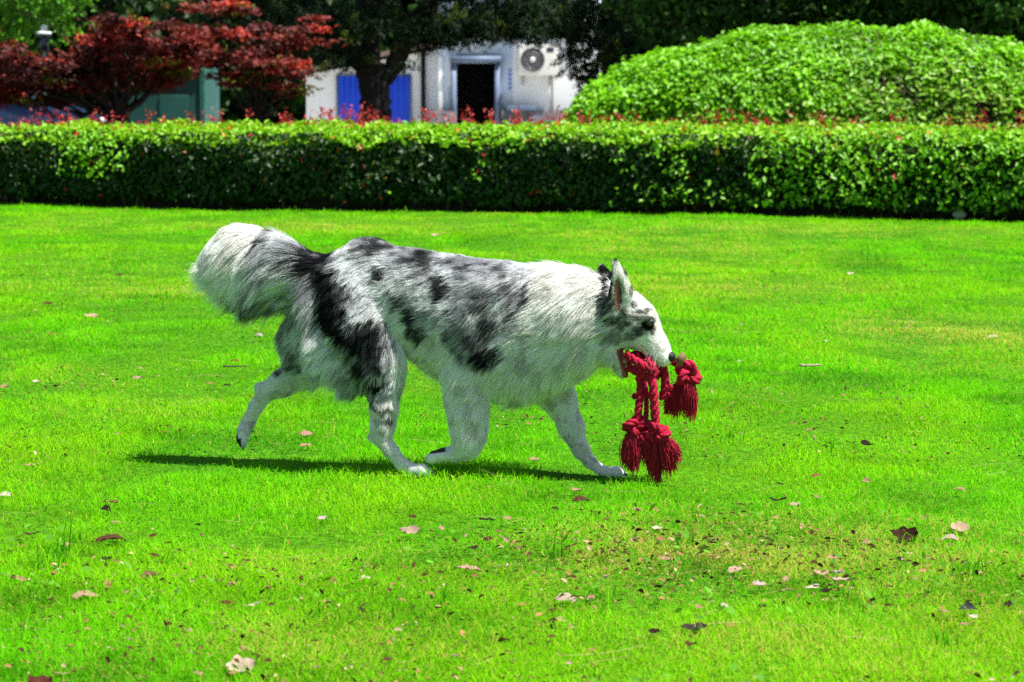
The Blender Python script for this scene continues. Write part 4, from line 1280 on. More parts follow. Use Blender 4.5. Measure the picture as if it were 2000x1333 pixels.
def coat(p, rnd, skin=False):
    px, py = proj(p)
    w = np.stack([vn(p + 11, 28) - .5, vn(p + 31, 28) - .5], -1) * 30 + np.stack([vn(p + 5, 90) - .5, vn(p + 8, 90) - .5], -1) * 16
    qx, qy = px + w[:, 0], py + w[:, 1]
    head = px > 1165
    white = np.array([0.94, 0.925, 0.88]); dark = np.array([0.013, 0.013, 0.017]); grey = np.array([0.46, 0.475, 0.50]); pale = np.array([0.82, 0.83, 0.84])
    mer = inpoly(qx, qy, MERLE) & ~head
    n1 = fbm(p * [0.6, 1, 1] + 2, 34, 3)
    n2 = vn(p, 140)
    t = np.clip((n1 - .33) * 3.4 + (n2 - .5) * .5 + (rnd - .5) * .55, 0, 1)[:, None]
    fl = sstep(.60, .74, vn(p * [.7, 1, 1] + 60, 62) * .7 + vn(p + 64, 150) * .3 + (rnd - .5) * .12)[:, None]
    c = grey * .78 * (1 - t) + pale * t
    c = c * (1 - .82 * fl) + np.array([.02, .02, .026]) * fl
    # pale curls on the haunch
    curl = np.exp(-(((px - 612) / 46) ** 2 + ((py - 650) / 40) ** 2)) + np.exp(-(((px - 660) / 38) ** 2 + ((py - 712) / 40) ** 2)) + np.exp(-(((px - 735) / 52) ** 2 + ((py - 545) / 44) ** 2)) + np.exp(-(((px - 560) / 30) ** 2 + ((py - 540) / 50) ** 2))
    c = c + (pale * 1.12 - c) * np.clip(curl * .75, 0, .8)[:, None]
    b = np.zeros(len(p))
    for cx, cy, rx, ry, s in BLACK:
        r = np.sqrt(((qx - cx) / rx) ** 2 + ((qy - cy) / ry) ** 2)
        b = np.maximum(b, s * sstep(1.35, .72, r + (rnd - .5) * .5))
    b = np.where(mer | (px < 560) | (py > 700), b, 0) * (~head)
    c = np.where(mer[:, None], c, white)
    c = c * (1 - b[:, None]) + dark * b[:, None]
    # head
    hb = np.zeros(len(p))
    hw = w * .3
    for cx, cy, rx, ry, s in HEADB:
        r = np.sqrt(((px + hw[:, 0] - cx) / rx) ** 2 + ((py + hw[:, 1] - cy) / ry) ** 2)
        hb = np.maximum(hb, s * sstep(1.3, .75, r + (rnd - .5) * .45))
    hb = hb * (px > 1160) * (py < 680)
    hb = hb * np.where(hb < .93, np.clip(.15 + 1.5 * vn(p + 20, 210) , 0, 1), 1)
    c = c * (1 - hb[:, None]) + np.array([.016, .016, .019]) * hb[:, None]
    # inside of the near ear
    ey = YC(1208) - .05
    inner = ((((px - 1208 - (py - 575) * .06) / (8.5 + (vn(p, 200) - .5) * 5)) ** 2 + ((py - 578) / 32) ** 2) < 1) & (p[:, 1] < ey)
    c = np.where(inner[:, None], np.array([0.30, 0.15, 0.115]), c)
    # paw pads and toes of the two lifted paws
    pad = ((px < 466) & (py > 812)) | ((px < 472) & (py > 855) & (px > 440)) | ((px > 826) & (px < 872) & (py < 889 - (px - 826) * .12) & (py > 866) & (p[:, 1] < 5.95))
    c = np.where(pad[:, None], np.array([.045, .035, .034]), c)
    # skin of the open mouth
    mth = (px > 1204 + (py - 690) * .25) & (px < 1245) & (py > 676) & (py < 740)
    c = np.where(mth[:, None], np.array([.33, .09, .08]), c)
    return c, pad | mth, inner, px, py

def make_dog():
    Dv, lo, h = build_sdf(.0042)
    V, Q = surface_nets(Dv, lo, h)
    # light smoothing
    E = np.concatenate([Q[:, [0, 1]], Q[:, [1, 2]], Q[:, [2, 3]], Q[:, [3, 0]]])
    deg = np.bincount(E.ravel(), minlength=len(V))[:, None]
    for _ in range(2):
        s = np.zeros_like(V)
        for k in range(3):
            s[:, k] = np.bincount(E[:, 0], V[E[:, 1], k], len(V)) + np.bincount(E[:, 1], V[E[:, 0], k], len(V))
        V = V * .5 + .5 * s / deg
    base = np.array([D(870, 930)[0], YC(870), 0.0])
    e = empty('dog', base)
    tag(e, 'shaggy blue merle and white dog trotting right with a red rope toy in its mouth', 'dog')
    c, bare, inner, px, py = coat(V, np.full(len(V), .5))
    cc = c * np.where((bare | inner)[:, None], 1, .92)
    body = np_mesh('body', V - base, [Q], M['skin'], e, cols=cc, smooth=True)
    # ---------------- fur
    T = np.concatenate([Q[:, [0, 1, 2]], Q[:, [0, 2, 3]]])
    a, b_, c_ = V[T[:, 0]], V[T[:, 1]], V[T[:, 2]]
    fn = np.cross(b_ - a, c_ - a)
    area = np.linalg.norm(fn, axis=1)
    fn = fn / np.maximum(area, 1e-12)[:, None]
    # vertex normals
    vnm = np.zeros_like(V)
    for k in range(3):
        for j in range(3):
            vnm[:, k] += np.bincount(T[:, j], (fn * area[:, None])[:, k], len(V))
    vnm = norm(vnm)
    cen = (a + b_ + c_) / 3
    def field(Pt):
        W = np.zeros(len(Pt)); Dr = np.zeros((len(Pt), 3)); Ln = np.zeros(len(Pt)); Lf = np.zeros(len(Pt))
        for pr in PRIMS:
            w = np.exp(-np.clip(prim_dist(Pt, pr), -.01, .3) / .012)
            W += w; Dr += w[:, None] * pr[6]; Ln += w * pr[7]; Lf += w * pr[8]
        return norm(Dr), Ln / W, Lf / W
    vd, vl, vf = field(V)
    tl = vl[T].mean(1)
    dens = area * (1 + 2.2 * (tl < .02))
    N = 470000
    idx = rng.choice(len(T), N, p=dens / dens.sum())
    r1, r2 = rng.random(N), rng.random(N)
    sw = r1 + r2 > 1
    r1, r2 = np.where(sw, 1 - r1, r1), np.where(sw, 1 - r2, r2)
    w3 = np.stack([1 - r1 - r2, r1, r2], 1)
    def itp(A): return (A[T[idx]] * w3[..., None]).sum(1) if A.ndim > 1 else (A[T[idx]] * w3).sum(1)
    root, nrm, cd, L, lift = itp(V), norm(itp(vnm)), norm(itp(vd)), itp(vl), itp(vf)
    rnd = rng.random(N)
    col, bare, inner, px, py = coat(root, rnd)
    nose = (px > 1300) & (py > 683)
    keep = ~bare & ~nose & (~inner | (rnd < .12))
    # local overrides of length
    up = np.clip(nrm[:, 2], -1, 1)
    tail = px < 560
    L = np.where(tail & (py < 640), L * (0.42 + .62 * sstep(.7, -.4, up)) * (1 - .3 * sstep(.2, .9, up)) * (.72 + .75 * rng.random(N) ** 2), L)
    tipz = np.exp(-(((px - 430) / 40) ** 2))
    cd = np.where((px < 470)[:, None] & (py < 600)[:, None], norm(cd + np.array([-.15, 0, .1])), cd)
    cd = np.where(((px > 470) & (px < 545) & (py < 620))[:, None], norm(cd + np.array([-.1, 0, -.25])), cd)
    L = L * np.where(py < 640, .55 + .45 * sstep(395, 460, px), 1)
    L = np.where((px > 1155) & (px < 1200) & (py > 600) & (py < 700), np.maximum(L, .034), L)
    L = np.where((px > 600) & (px < 1060) & (up > .7), L * .72, L)
    ruff = (px > 1175) & (px < 1212) & (py > 585) & (py < 640)
    cd = np.where(ruff[:, None], norm(np.array([-.85, 0, -.5]) + 0 * cd), cd)
    earin = (px > 1196) & (px < 1232) & (py > 515) & (py < 600) & (root[:, 1] < YC(1208) - .04)
    L = np.where(earin, .010, L)
    L = np.where((px > 1255) & (px < 1300) & (py > 640), .0035, L)
    er = np.hypot(px - 1267, (py - 634) * 1.3)
    L = np.where(er < 15, .0035, L)
    keep &= er > 4.5
    L = np.where((px > 1212) & (py > 590) & (py < 665) & (er >= 15), np.minimum(L, .010), L)
    # large scale swirls
    sw1 = (fbm(root + 50, 14, 2) - .5) * 1.5 * np.clip(L / .035, 0, 1)
    tg = cd - nrm * (cd * nrm).sum(1)[:, None]
    tg = norm(tg + 1e-5)
    bt = np.cross(nrm, tg)
    tg = norm(tg * np.cos(sw1)[:, None] + bt * np.sin(sw1)[:, None])
    L = L * (.62 + .55 * rng.random(N) + .6 * (rng.random(N) < .06)) * (.8 + .4 * vn(root + 70, 40))
    K = 6
    s = np.linspace(0, 1, K)
    lf = lift * (.8 + .5 * rng.random(N)) + .04
    lf = np.where(L < .014, .35, lf)
    d0 = norm(tg + nrm * (lf * 1.6)[:, None] + rng.normal(0, .10, (N, 3)))
    grav = np.where(L > .02, .28, .05)
    bend = (tg * .35 + np.array([0, 0, -1.0]) * grav[:, None] - nrm * (.15 * (L > .015))[:, None])
    Pp = root[:, None, :] + L[:, None, None] * (d0[:, None, :] * s[None, :, None] * .85 + bend[:, None, :] * (s ** 2)[None, :, None] * .5)
    # clumping into locks
    for cell, amt in ((.008, .45), (.028, .42)):
        wq = root + (np.stack([vn(root + q, 60) for q in (1, 2, 3)], -1) - .5) * cell * 1.4
        key = np.floor(wq / cell).astype(np.int64)
        key = key[:, 0] * 73856093 ^ key[:, 1] * 19349663 ^ key[:, 2] * 83492791
        _, inv = np.unique(key, return_inverse=True)
        cntc = np.bincount(inv)
        mean = np.stack([[np.bincount(inv, Pp[:, j, k]) / cntc for k in range(3)] for j in range(K)], 0).transpose(2, 0, 1)   # clump, K, 3
        fac = (amt * s ** 1.3)[None, :, None] * (np.clip((L - .008) / .02, 0, 1) * np.where((px > 770) & (px < 1170), .55, 1))[:, None, None]
        # waves shared within a lock
        m = len(cntc)
        ph = rng.random(m) * 6.28; amp = rng.normal(0, .0026, (m, 3)) * (cell / .011)
        tgt = mean[inv] + amp[inv][:, None, :] * np.sin(ph[inv][:, None] + s[None, :] * 5)[..., None] * (s ** .8)[None, :, None]
        Pp = Pp * (1 - fac) + tgt * fac
        if cell > .02:
            tone = np.random.default_rng(3).normal(1, .12, m)[inv]
            col = col * np.clip(tone, .75, 1.2)[:, None]
    Pp += rng.normal(0, .0006, Pp.shape) * s[None, :, None]
    Pp[:, :, 2] = np.maximum(Pp[:, :, 2], .004)
    col = col * (.84 + .26 * rng.random(N))[:, None]
    col = np.clip(col, .004, .95)
    k = np.where(keep)[0]
    n = len(k)
    rad = np.where(L > .03, .00042, np.where(L > .012, .00034, .00026))[k] * (.7 + .6 * rng.random(n))
    R = rad[:, None] * np.array([1, 1, .9, .75, .5, .2])
    hair_obj('coat', Pp[k] - base, R, np.repeat(col[k][:, None, :], K, 1), M['fur'], e)
    # ---------------- face
    VX, VY = proj(V)
    def surf_at(x, y, far=False):
        d = (VX - x) ** 2 + (VY - y) ** 2
        cand = np.where(d < 16)[0]
        if not len(cand): cand = np.argsort(d)[:12]
        return V[cand[np.argmax(V[cand, 1])] if far else cand[np.argmin(V[cand, 1])]]
    def ball(name, c, r, mat, parent, sc=(1, 1, 1), rot=None):
        ph = np.linspace(0, np.pi, 13)
        mb = MB(); mb.lathe([(max(r * math.sin(t), 1e-5), -r * math.cos(t)) for t in ph], (0, 0, 0), 20)
        VV = mb.V[0] * np.array(sc)
        if rot is not None:
            ca, sa = math.cos(rot), math.sin(rot)
            VV = np.stack([VV[:, 0] * ca + VV[:, 2] * sa, VV[:, 1], -VV[:, 0] * sa + VV[:, 2] * ca], -1)
        return np_mesh(name, VV + c - np.array(parent_world(parent)), [mb.Q[0]], mat, parent, smooth=True)
    for far in (False, True):
        q = surf_at(1267, 634, far) if not far else surf_at(1267, 634, True)
        sg = 1 if far else -1
        ey = ball('eye', q + np.array([.001, -sg * .0030, 0]), .0080, M['eye'], e)
        mb = MB()
        aa = np.linspace(0, 2 * np.pi, 17)
        mb.tube(np.stack([q[0] + .001 + .0088 * np.cos(aa), np.full(17, q[1] + sg * .0008), q[2] + .0052 * np.sin(aa)], -1), .0014, 6, caps=False)
        mb.build('eyelid', M['nose'], ey, smooth=True)
    nt_ = D(1309, 697)
    ns = ball('nose', nt_, .0142, M['nose'], e, (1.0, 1.15, .9), .7)
    for sg in (-1, 1):
        ball('nostril', nt_ + np.array([.0075, sg * .0085, -.002]), .0032, M['dark'], ns, (1, 1, .7))
    # mouth: tongue, gum line and teeth
    mb = MB()
    t0, t1 = D(1214, 690), D(1226, 731)
    mb.tube([t0 + [.006, 0, 0], (t0 + t1) / 2 + [.006, 0, 0], t1 + [.002, 0, .004]], [.015, .013, .006], 12)
    mb.build('tongue', M['tongue'], e, smooth=True)
    for (x, y, o, ln) in ((1227, 726, -.010, .011), (1227, 726, .010, .011), (1287, 713, -.011, .012), (1287, 713, .011, .012), (1222, 718, -.010, .005), (1218, 708, -.011, .005), (1279, 710, -.011, .005)):
        q = D(x, y, o)
        s_ = 1 if y > 712 and x < 1250 or x < 1250 else -1
        MB().tube([q, q + np.array([.35 * ln * (1 if x < 1250 else -.3), 0, s_ * ln * .6]), q + np.array([.75 * ln * (1 if x < 1250 else -.3), 0, s_ * ln])], [.0026, .002, .0005], 7).build('tooth', M['tooth'], e, smooth=True)
    # dark lip edges
    mb = MB()
    for pts in ([(1246, 672), (1258, 682), (1270, 697), (1283, 709), (1297, 713)],):
        for far in (False, True):
            q = np.array([surf_at(x, y, far) for x, y in pts])
            q[:, 2] -= .001
            mb.tube(q, [.0005, .0009, .0012, .0012, .0006], 6)
    mb.build('lip', M['nose'], e, smooth=True)
    # claws
    mb = []
    for pts in ([(838, 893, -.06, -1, -.3)], [(1221, 927, .06, 1, -.4)], [(845, 925, -.065, 1, -.4)], [(474, 873, .06, .2, -1)]):
        for (x, y, o, dx, dz) in pts:
            for q in (-.022, -.008, .008, .022):
                c0 = D(x, y, o + q)
                dv = norm(np.array([dx, 0, dz]))
                MB().tube([c0 - dv * .004, c0 + dv * .004, c0 + dv * .009 + [0, 0, -.002]], [.0028, .0022, .0006], 7).build('claw', M['pad'], e, smooth=True)
    # whiskers
    Wp = []
    for k in range(13):
        x, y = 1266 + rng.random() * 26, 684 + rng.random() * 20
        q = surf_at(x, min(y, 708), k % 3 == 0)
        dv = norm(np.array([-.6 + .9 * rng.random(), (-.6 if k % 3 else .6), -.9]))
        ln = .03 + .025 * rng.random()
        Wp.append(q + dv * ln * s[:, None] + np.array([0, 0, -.006]) * (s ** 2)[:, None])
    Wp = np.array(Wp)
    hair_obj('whisker', Wp - base, np.tile(np.linspace(.00022, .00006, K), (len(Wp), 1)), np.full((len(Wp), K, 3), .8), M['fur'], e)
    return V

def hair_obj(name, Pts, R, C, mat, parent):
    n, K = Pts.shape[:2]
    cu = bpy.data.hair_curves.new(name)
    cu.add_curves([K] * n)
    cu.attributes['position'].data.foreach_set('vector', Pts.astype(np.float32).ravel())
    a = cu.attributes.get('radius') or cu.attributes.new('radius', 'FLOAT', 'POINT')
    a.data.foreach_set('value', R.astype(np.float32).ravel())
    c4 = np.ones((n, K, 4), np.float32); c4[..., :3] = C
    a = cu.attributes.new('col', 'FLOAT_COLOR', 'POINT')
    a.data.foreach_set('color', c4.ravel())
    cu.materials.append(mat)
    o = bpy.data.objects.new(name, cu)
    return link(o, parent)

DOGV = make_dog()


# ------------------------------------------------------------------ rope toy
def smooth_path(pts, n=60):
    pts = np.asarray(pts, float)
    m = len(pts)
    P0 = np.concatenate([[2 * pts[0] - pts[1]], pts, [2 * pts[-1] - pts[-2]]])
    out = []
    for t in np.linspace(0, m - 1 - 1e-6, n):
        i = int(t); f = t - i
        a, b, c, d = P0[i:i + 4]
        out.append(.5 * (2 * b + (c - a) * f + (2 * a - 5 * b + 4 * c - d) * f * f + (3 * b - a - 3 * c + d) * f ** 3))
    return np.array(out)

def twisted(mb, path, R, pitch=None, strands=3, seg=7):
    path = np.asarray(path)
    T = norm(np.gradient(path, axis=0))
    N = np.cross(T[0], [0.1, 1, .2]); N /= np.linalg.norm(N)
    L = np.concatenate([[0], np.cumsum(np.linalg.norm(np.diff(path, axis=0), axis=1))])
    pitch = pitch or R * 5.2
    Ns, Bs = [], []
    for i in range(len(path)):
        N = norm(N - T[i] * np.dot(N, T[i])); Ns.append(N); Bs.append(np.cross(T[i], N))
    Ns, Bs = np.array(Ns), np.array(Bs)
    for k in range(strands):
        a = L / pitch * 2 * np.pi + k * 2 * np.pi / strands
        q = path + (Ns * np.cos(a)[:, None] + Bs * np.sin(a)[:, None]) * R * .5
        mb.tube(q, R * .56, seg)

def knot_path(c, s, ax=0.0, tilt=0.0, n=110, sq=(1, 1, 1)):
    t = np.linspace(0, 2 * np.pi, n)
    q = np.stack([np.sin(t) + 2 * np.sin(2 * t), -1.25 * np.sin(3 * t), np.cos(t) - 2 * np.cos(2 * t)], -1) * s * np.array(sq)
    ca, sa = math.cos(ax), math.sin(ax)
    q = np.stack([q[:, 0] * ca - q[:, 2] * sa, q[:, 1], q[:, 0] * sa + q[:, 2] * ca], -1)
    cb, sb = math.cos(tilt), math.sin(tilt)
    q = np.stack([q[:, 0] * cb - q[:, 1] * sb, q[:, 0] * sb + q[:, 1] * cb, q[:, 2]], -1)
    return q + c

def rope_toy():
    def R_(px, py, off=0.0): return P(px, py, YC(1265) + off)
    base = R_(1262, 700); base[2] = R_(1262, 700)[2]
    e = empty('rope_toy', base)
    tag(e, 'dark red knotted cotton rope toy with frayed tassels hanging from the dog mouth', 'dog toy')
    # bundle held between the jaws
    mb = MB()
    for (pts, R) in (([(1222, 690, -.02), (1240, 705, -.03), (1262, 718, -.03), (1284, 726, -.02)], .0105),
                     ([(1228, 706, .015), (1245, 690, .02), (1268, 700, .02), (1282, 716, .01)], .0105),
                     ([(1226, 716, -.005), (1246, 728, -.02), (1270, 738, -.012), (1288, 732, .01)], .010),
                     ([(1240, 694, -.012), (1252, 722, -.028), (1250, 742, -.01)], .012),
                     ([(1262, 700, -.02), (1276, 722, -.03), (1268, 742, -.02)], .012)):
        twisted(mb, smooth_path([R_(a, b, o) for a, b, o in pts], 40), R)
    mb.build('rope_bundle', M['rope'], e, smooth=True)
    # two long hanging ropes
    for pts, R in (([(1250, 728, -.012), (1251, 760, -.018), (1248, 790, -.02), (1245, 822, -.02)], .0096),
                   ([(1268, 728, -.02), (1275, 750, -.03), (1278, 790, -.032), (1281, 838, -.03)], .0112)):
        mb = MB(); twisted(mb, smooth_path([R_(a, b, o) for a, b, o in pts], 70), R)
        mb.build('hanging_rope', M['rope'], e, smooth=True)
    # rear ropes
    mb = MB(); twisted(mb, smooth_path([R_(1255, 725, .05), R_(1262, 770, .055), R_(1262, 820, .05), R_(1262, 838, .02)], 60), .0065)
    mb.build('hanging_rope', M['rope'], e, smooth=True)
    mb = MB(); twisted(mb, smooth_path([R_(1284, 714, 0), R_(1296, 722, -.005), R_(1299, 752, -.004), R_(1294, 780, .0)], 50), .0105)
    twisted(mb, knot_path(R_(1305, 764, .012), .0042, .7, .3), .0062)
    twisted(mb, smooth_path([R_(1236, 775, .05), R_(1250, 772, .055), R_(1270, 772, .06)], 20), .008)
    mb.build('rope_loop', M['rope'], e, smooth=True)
    mb = MB(); twisted(mb, smooth_path([R_(1288, 704, .03), R_(1308, 704, .028), R_(1326, 712, .022), R_(1340, 728, .014)], 40), .0105)
    mb.build('hanging_rope', M['rope'], e, smooth=True)
    # knots
    for (px, py, off, s, ax, tl, R, sq) in ((1240, 832, -.022, .0072, .35, .35, .0098, (1.15, 1, .85)), (1284, 845, -.03, .0072, -.5, -.4, .0102, (1.2, 1, .95)),
                                        (1343, 731, .012, .0086, 1.3, .5, .0112, (1.0, 1, 1.15)), (1265, 838, .012, .006, 0, 0, .009, (1, 1, 1))):
        mb = MB(); twisted(mb, knot_path(R_(px, py, off), s, ax, tl, sq=sq), R, seg=8)
        mb.build('knot', M['rope'], e, smooth=True)
    # tassels
    def tassel(px, py, off, tips, n, wtop=.011, spread=.2):
        K = 7
        s = np.linspace(0, 1, K)
        Pt, C = [], []
        for i in range(n):
            tx, ty, rr = tips[rng.integers(len(tips))]
            a = rng.random() * 6.283; q = rng.random() ** .5
            r0 = R_(px, py, off) + np.array([math.cos(a) * wtop * q, math.sin(a) * wtop * q, 0])
            tp = R_(tx, ty - 14 * rng.random() ** 2, off) + np.array([math.cos(a) * rr * q, math.sin(a) * rr * q * .8, rng.normal(0, .011)])
            mid = r0 * .55 + tp * .45 + np.array([math.cos(a), math.sin(a), 0]) * spread * .045 * q + np.array([0, 0, .012])
            k = rng.normal(0, .0026, 3); f = 5 + 4 * rng.random(); ph = rng.random() * 6
            path = ((1 - s) ** 2)[:, None] * r0 + (2 * s * (1 - s))[:, None] * mid + (s ** 2)[:, None] * tp
            path += k * np.sin(f * s + ph)[:, None] + rng.normal(0, .0004, (K, 3))
            Pt.append(path); 
            v = .55 + .7 * rng.random()
            C.append(np.tile(np.array([0.36, 0.006, 0.03]) * v, (K, 1)))
        Pt, C = np.array(Pt), np.array(C)
        Rr = np.tile(np.array([1, 1, 1, 1, 1, .9, .7]) * .00085, (n, 1))
        hair_obj('tassel', Pt - base, Rr, C, M['thread'], e)
    tassel(1236, 848, -.022, [(1221, 900, .013), (1238, 914, .013), (1230, 908, .012)], 400, .013)
    tassel(1252, 850, -.018, [(1264, 895, .011), (1270, 903, .009)], 260, .012)
    tassel(1280, 858, -.02, [(1276, 926, .010), (1286, 936, .008), (1270, 918, .009)], 300, .010)
    tassel(1296, 858, -.03, [(1312, 912, .013), (1324, 900, .011), (1302, 916, .011)], 400, .013)
    tassel(1346, 748, .012, [(1352, 812, .010), (1345, 802, .012), (1334, 800, .012)], 480, .012)
    tassel(1334, 746, .022, [(1318, 805, .014), (1303, 800, .010)], 380, .012)
    # cardboard tag beside the nose
    q = [R_(1319, 702, -.020), R_(1326, 694, -.020), R_(1334, 687, -.019), R_(1342, 698, -.019), R_(1334, 710, -.020), R_(1326, 719, -.021)]
    q = np.array(q); nn = norm(np.cross(q[1] - q[0], q[3] - q[0])); th = nn * .0008
    V = np.concatenate([q + th, q - th]); m = 6
    mb = MB(); mb.add(V, [(i, (i + 1) % m, m + (i + 1) % m, m + i) for i in range(m)] + [(0, 3, 2, 1), (0, 5, 4, 3), (6, 7, 8, 9), (6, 9, 10, 11)])
    mb.build('tag', M['tagm'], e)
rope_toy()


# ------------------------------------------------------------------ fallen leaves and twigs, one by one
def fallen(px, py, size, shape, colr, tilt, label, group='fallen leaves on the lawn'):
    """size: length in photo pixels; shape: oval, long, lobed, curled; tilt: lean of the leaf plane"""
    g = G(px, py, .022)
    sc = size / F * g[1]
    nu, nv = 9, 7
    u = np.linspace(-1, 1, nu); v = np.linspace(-1, 1, nv)
    U, Vv = np.meshgrid(u, v, indexing='ij')
    half = {'oval': .27, 'long': .14, 'lobed': .44, 'curled': .28}[shape]
    tilt = tilt * (.62 if shape == 'lobed' else .5)
    wid = half * (1 - np.abs(U) ** 2.4) ** .8
    if shape == 'lobed': wid = wid * (1 + .16 * np.cos(U * 7.5 + px))
    wid = wid * (1 + .12 * rng.normal(0, 1, U.shape)) * (1 + .15 * np.sign(Vv) * rng.normal())
    x = U * .5
    y = Vv * wid
    cr = rng.uniform(.3, .9) * (2.0 if shape == 'curled' else 1)
    z = cr * (y ** 2) + rng.uniform(-.6, .8) * x ** 2 + rng.normal(0, .35) * x * y * 2 + .03 * rng.normal(0, 1, U.shape) - .05 * (np.abs(Vv) < .1)
    Vt = np.stack([x, y, z], -1).reshape(-1, 3) * sc
    a = rng.uniform(-.5, .5) + (math.pi if rng.random() < .5 else 0)
    ca, sa = math.cos(a), math.sin(a)
    Vt = Vt @ np.array([[ca, sa, 0], [-sa, ca, 0], [0, 0, 1]])
    ct, st = math.cos(tilt), math.sin(tilt)                      # lean towards the viewer side
    Vt = Vt @ np.array([[1, 0, 0], [0, ct, st], [0, -st, ct]])
    i = np.arange(nu - 1)[:, None] * nv; j = np.arange(nv - 1)[None, :]
    Q = np.stack([i + j, i + j + 1, i + j + 1 + nv, i + j + nv], -1).reshape(-1, 4)
    zb = max(.007 - Vt[:, 2].min(), .010)
    mot = .75 + .5 * vn(Vt + px, 160)[:, None]
    c = np.array(colr) * mot * (.62 if max(colr) > .2 else .8)
    o = np_mesh('fallen_leaf', Vt, [Q], M['dead_leaf'], None, cols=c, smooth=True)
    o.location = (g[0], g[1], zb)
    tag(o, label, 'leaf', group)
TAN, PINK, BRN, DK, CRM, RED, OCH = (.46, .30, .17), (.50, .27, .20), (.085, .038, .018), (.028, .018, .013), (.66, .56, .44), (.22, .03, .025), (.40, .27, .08)
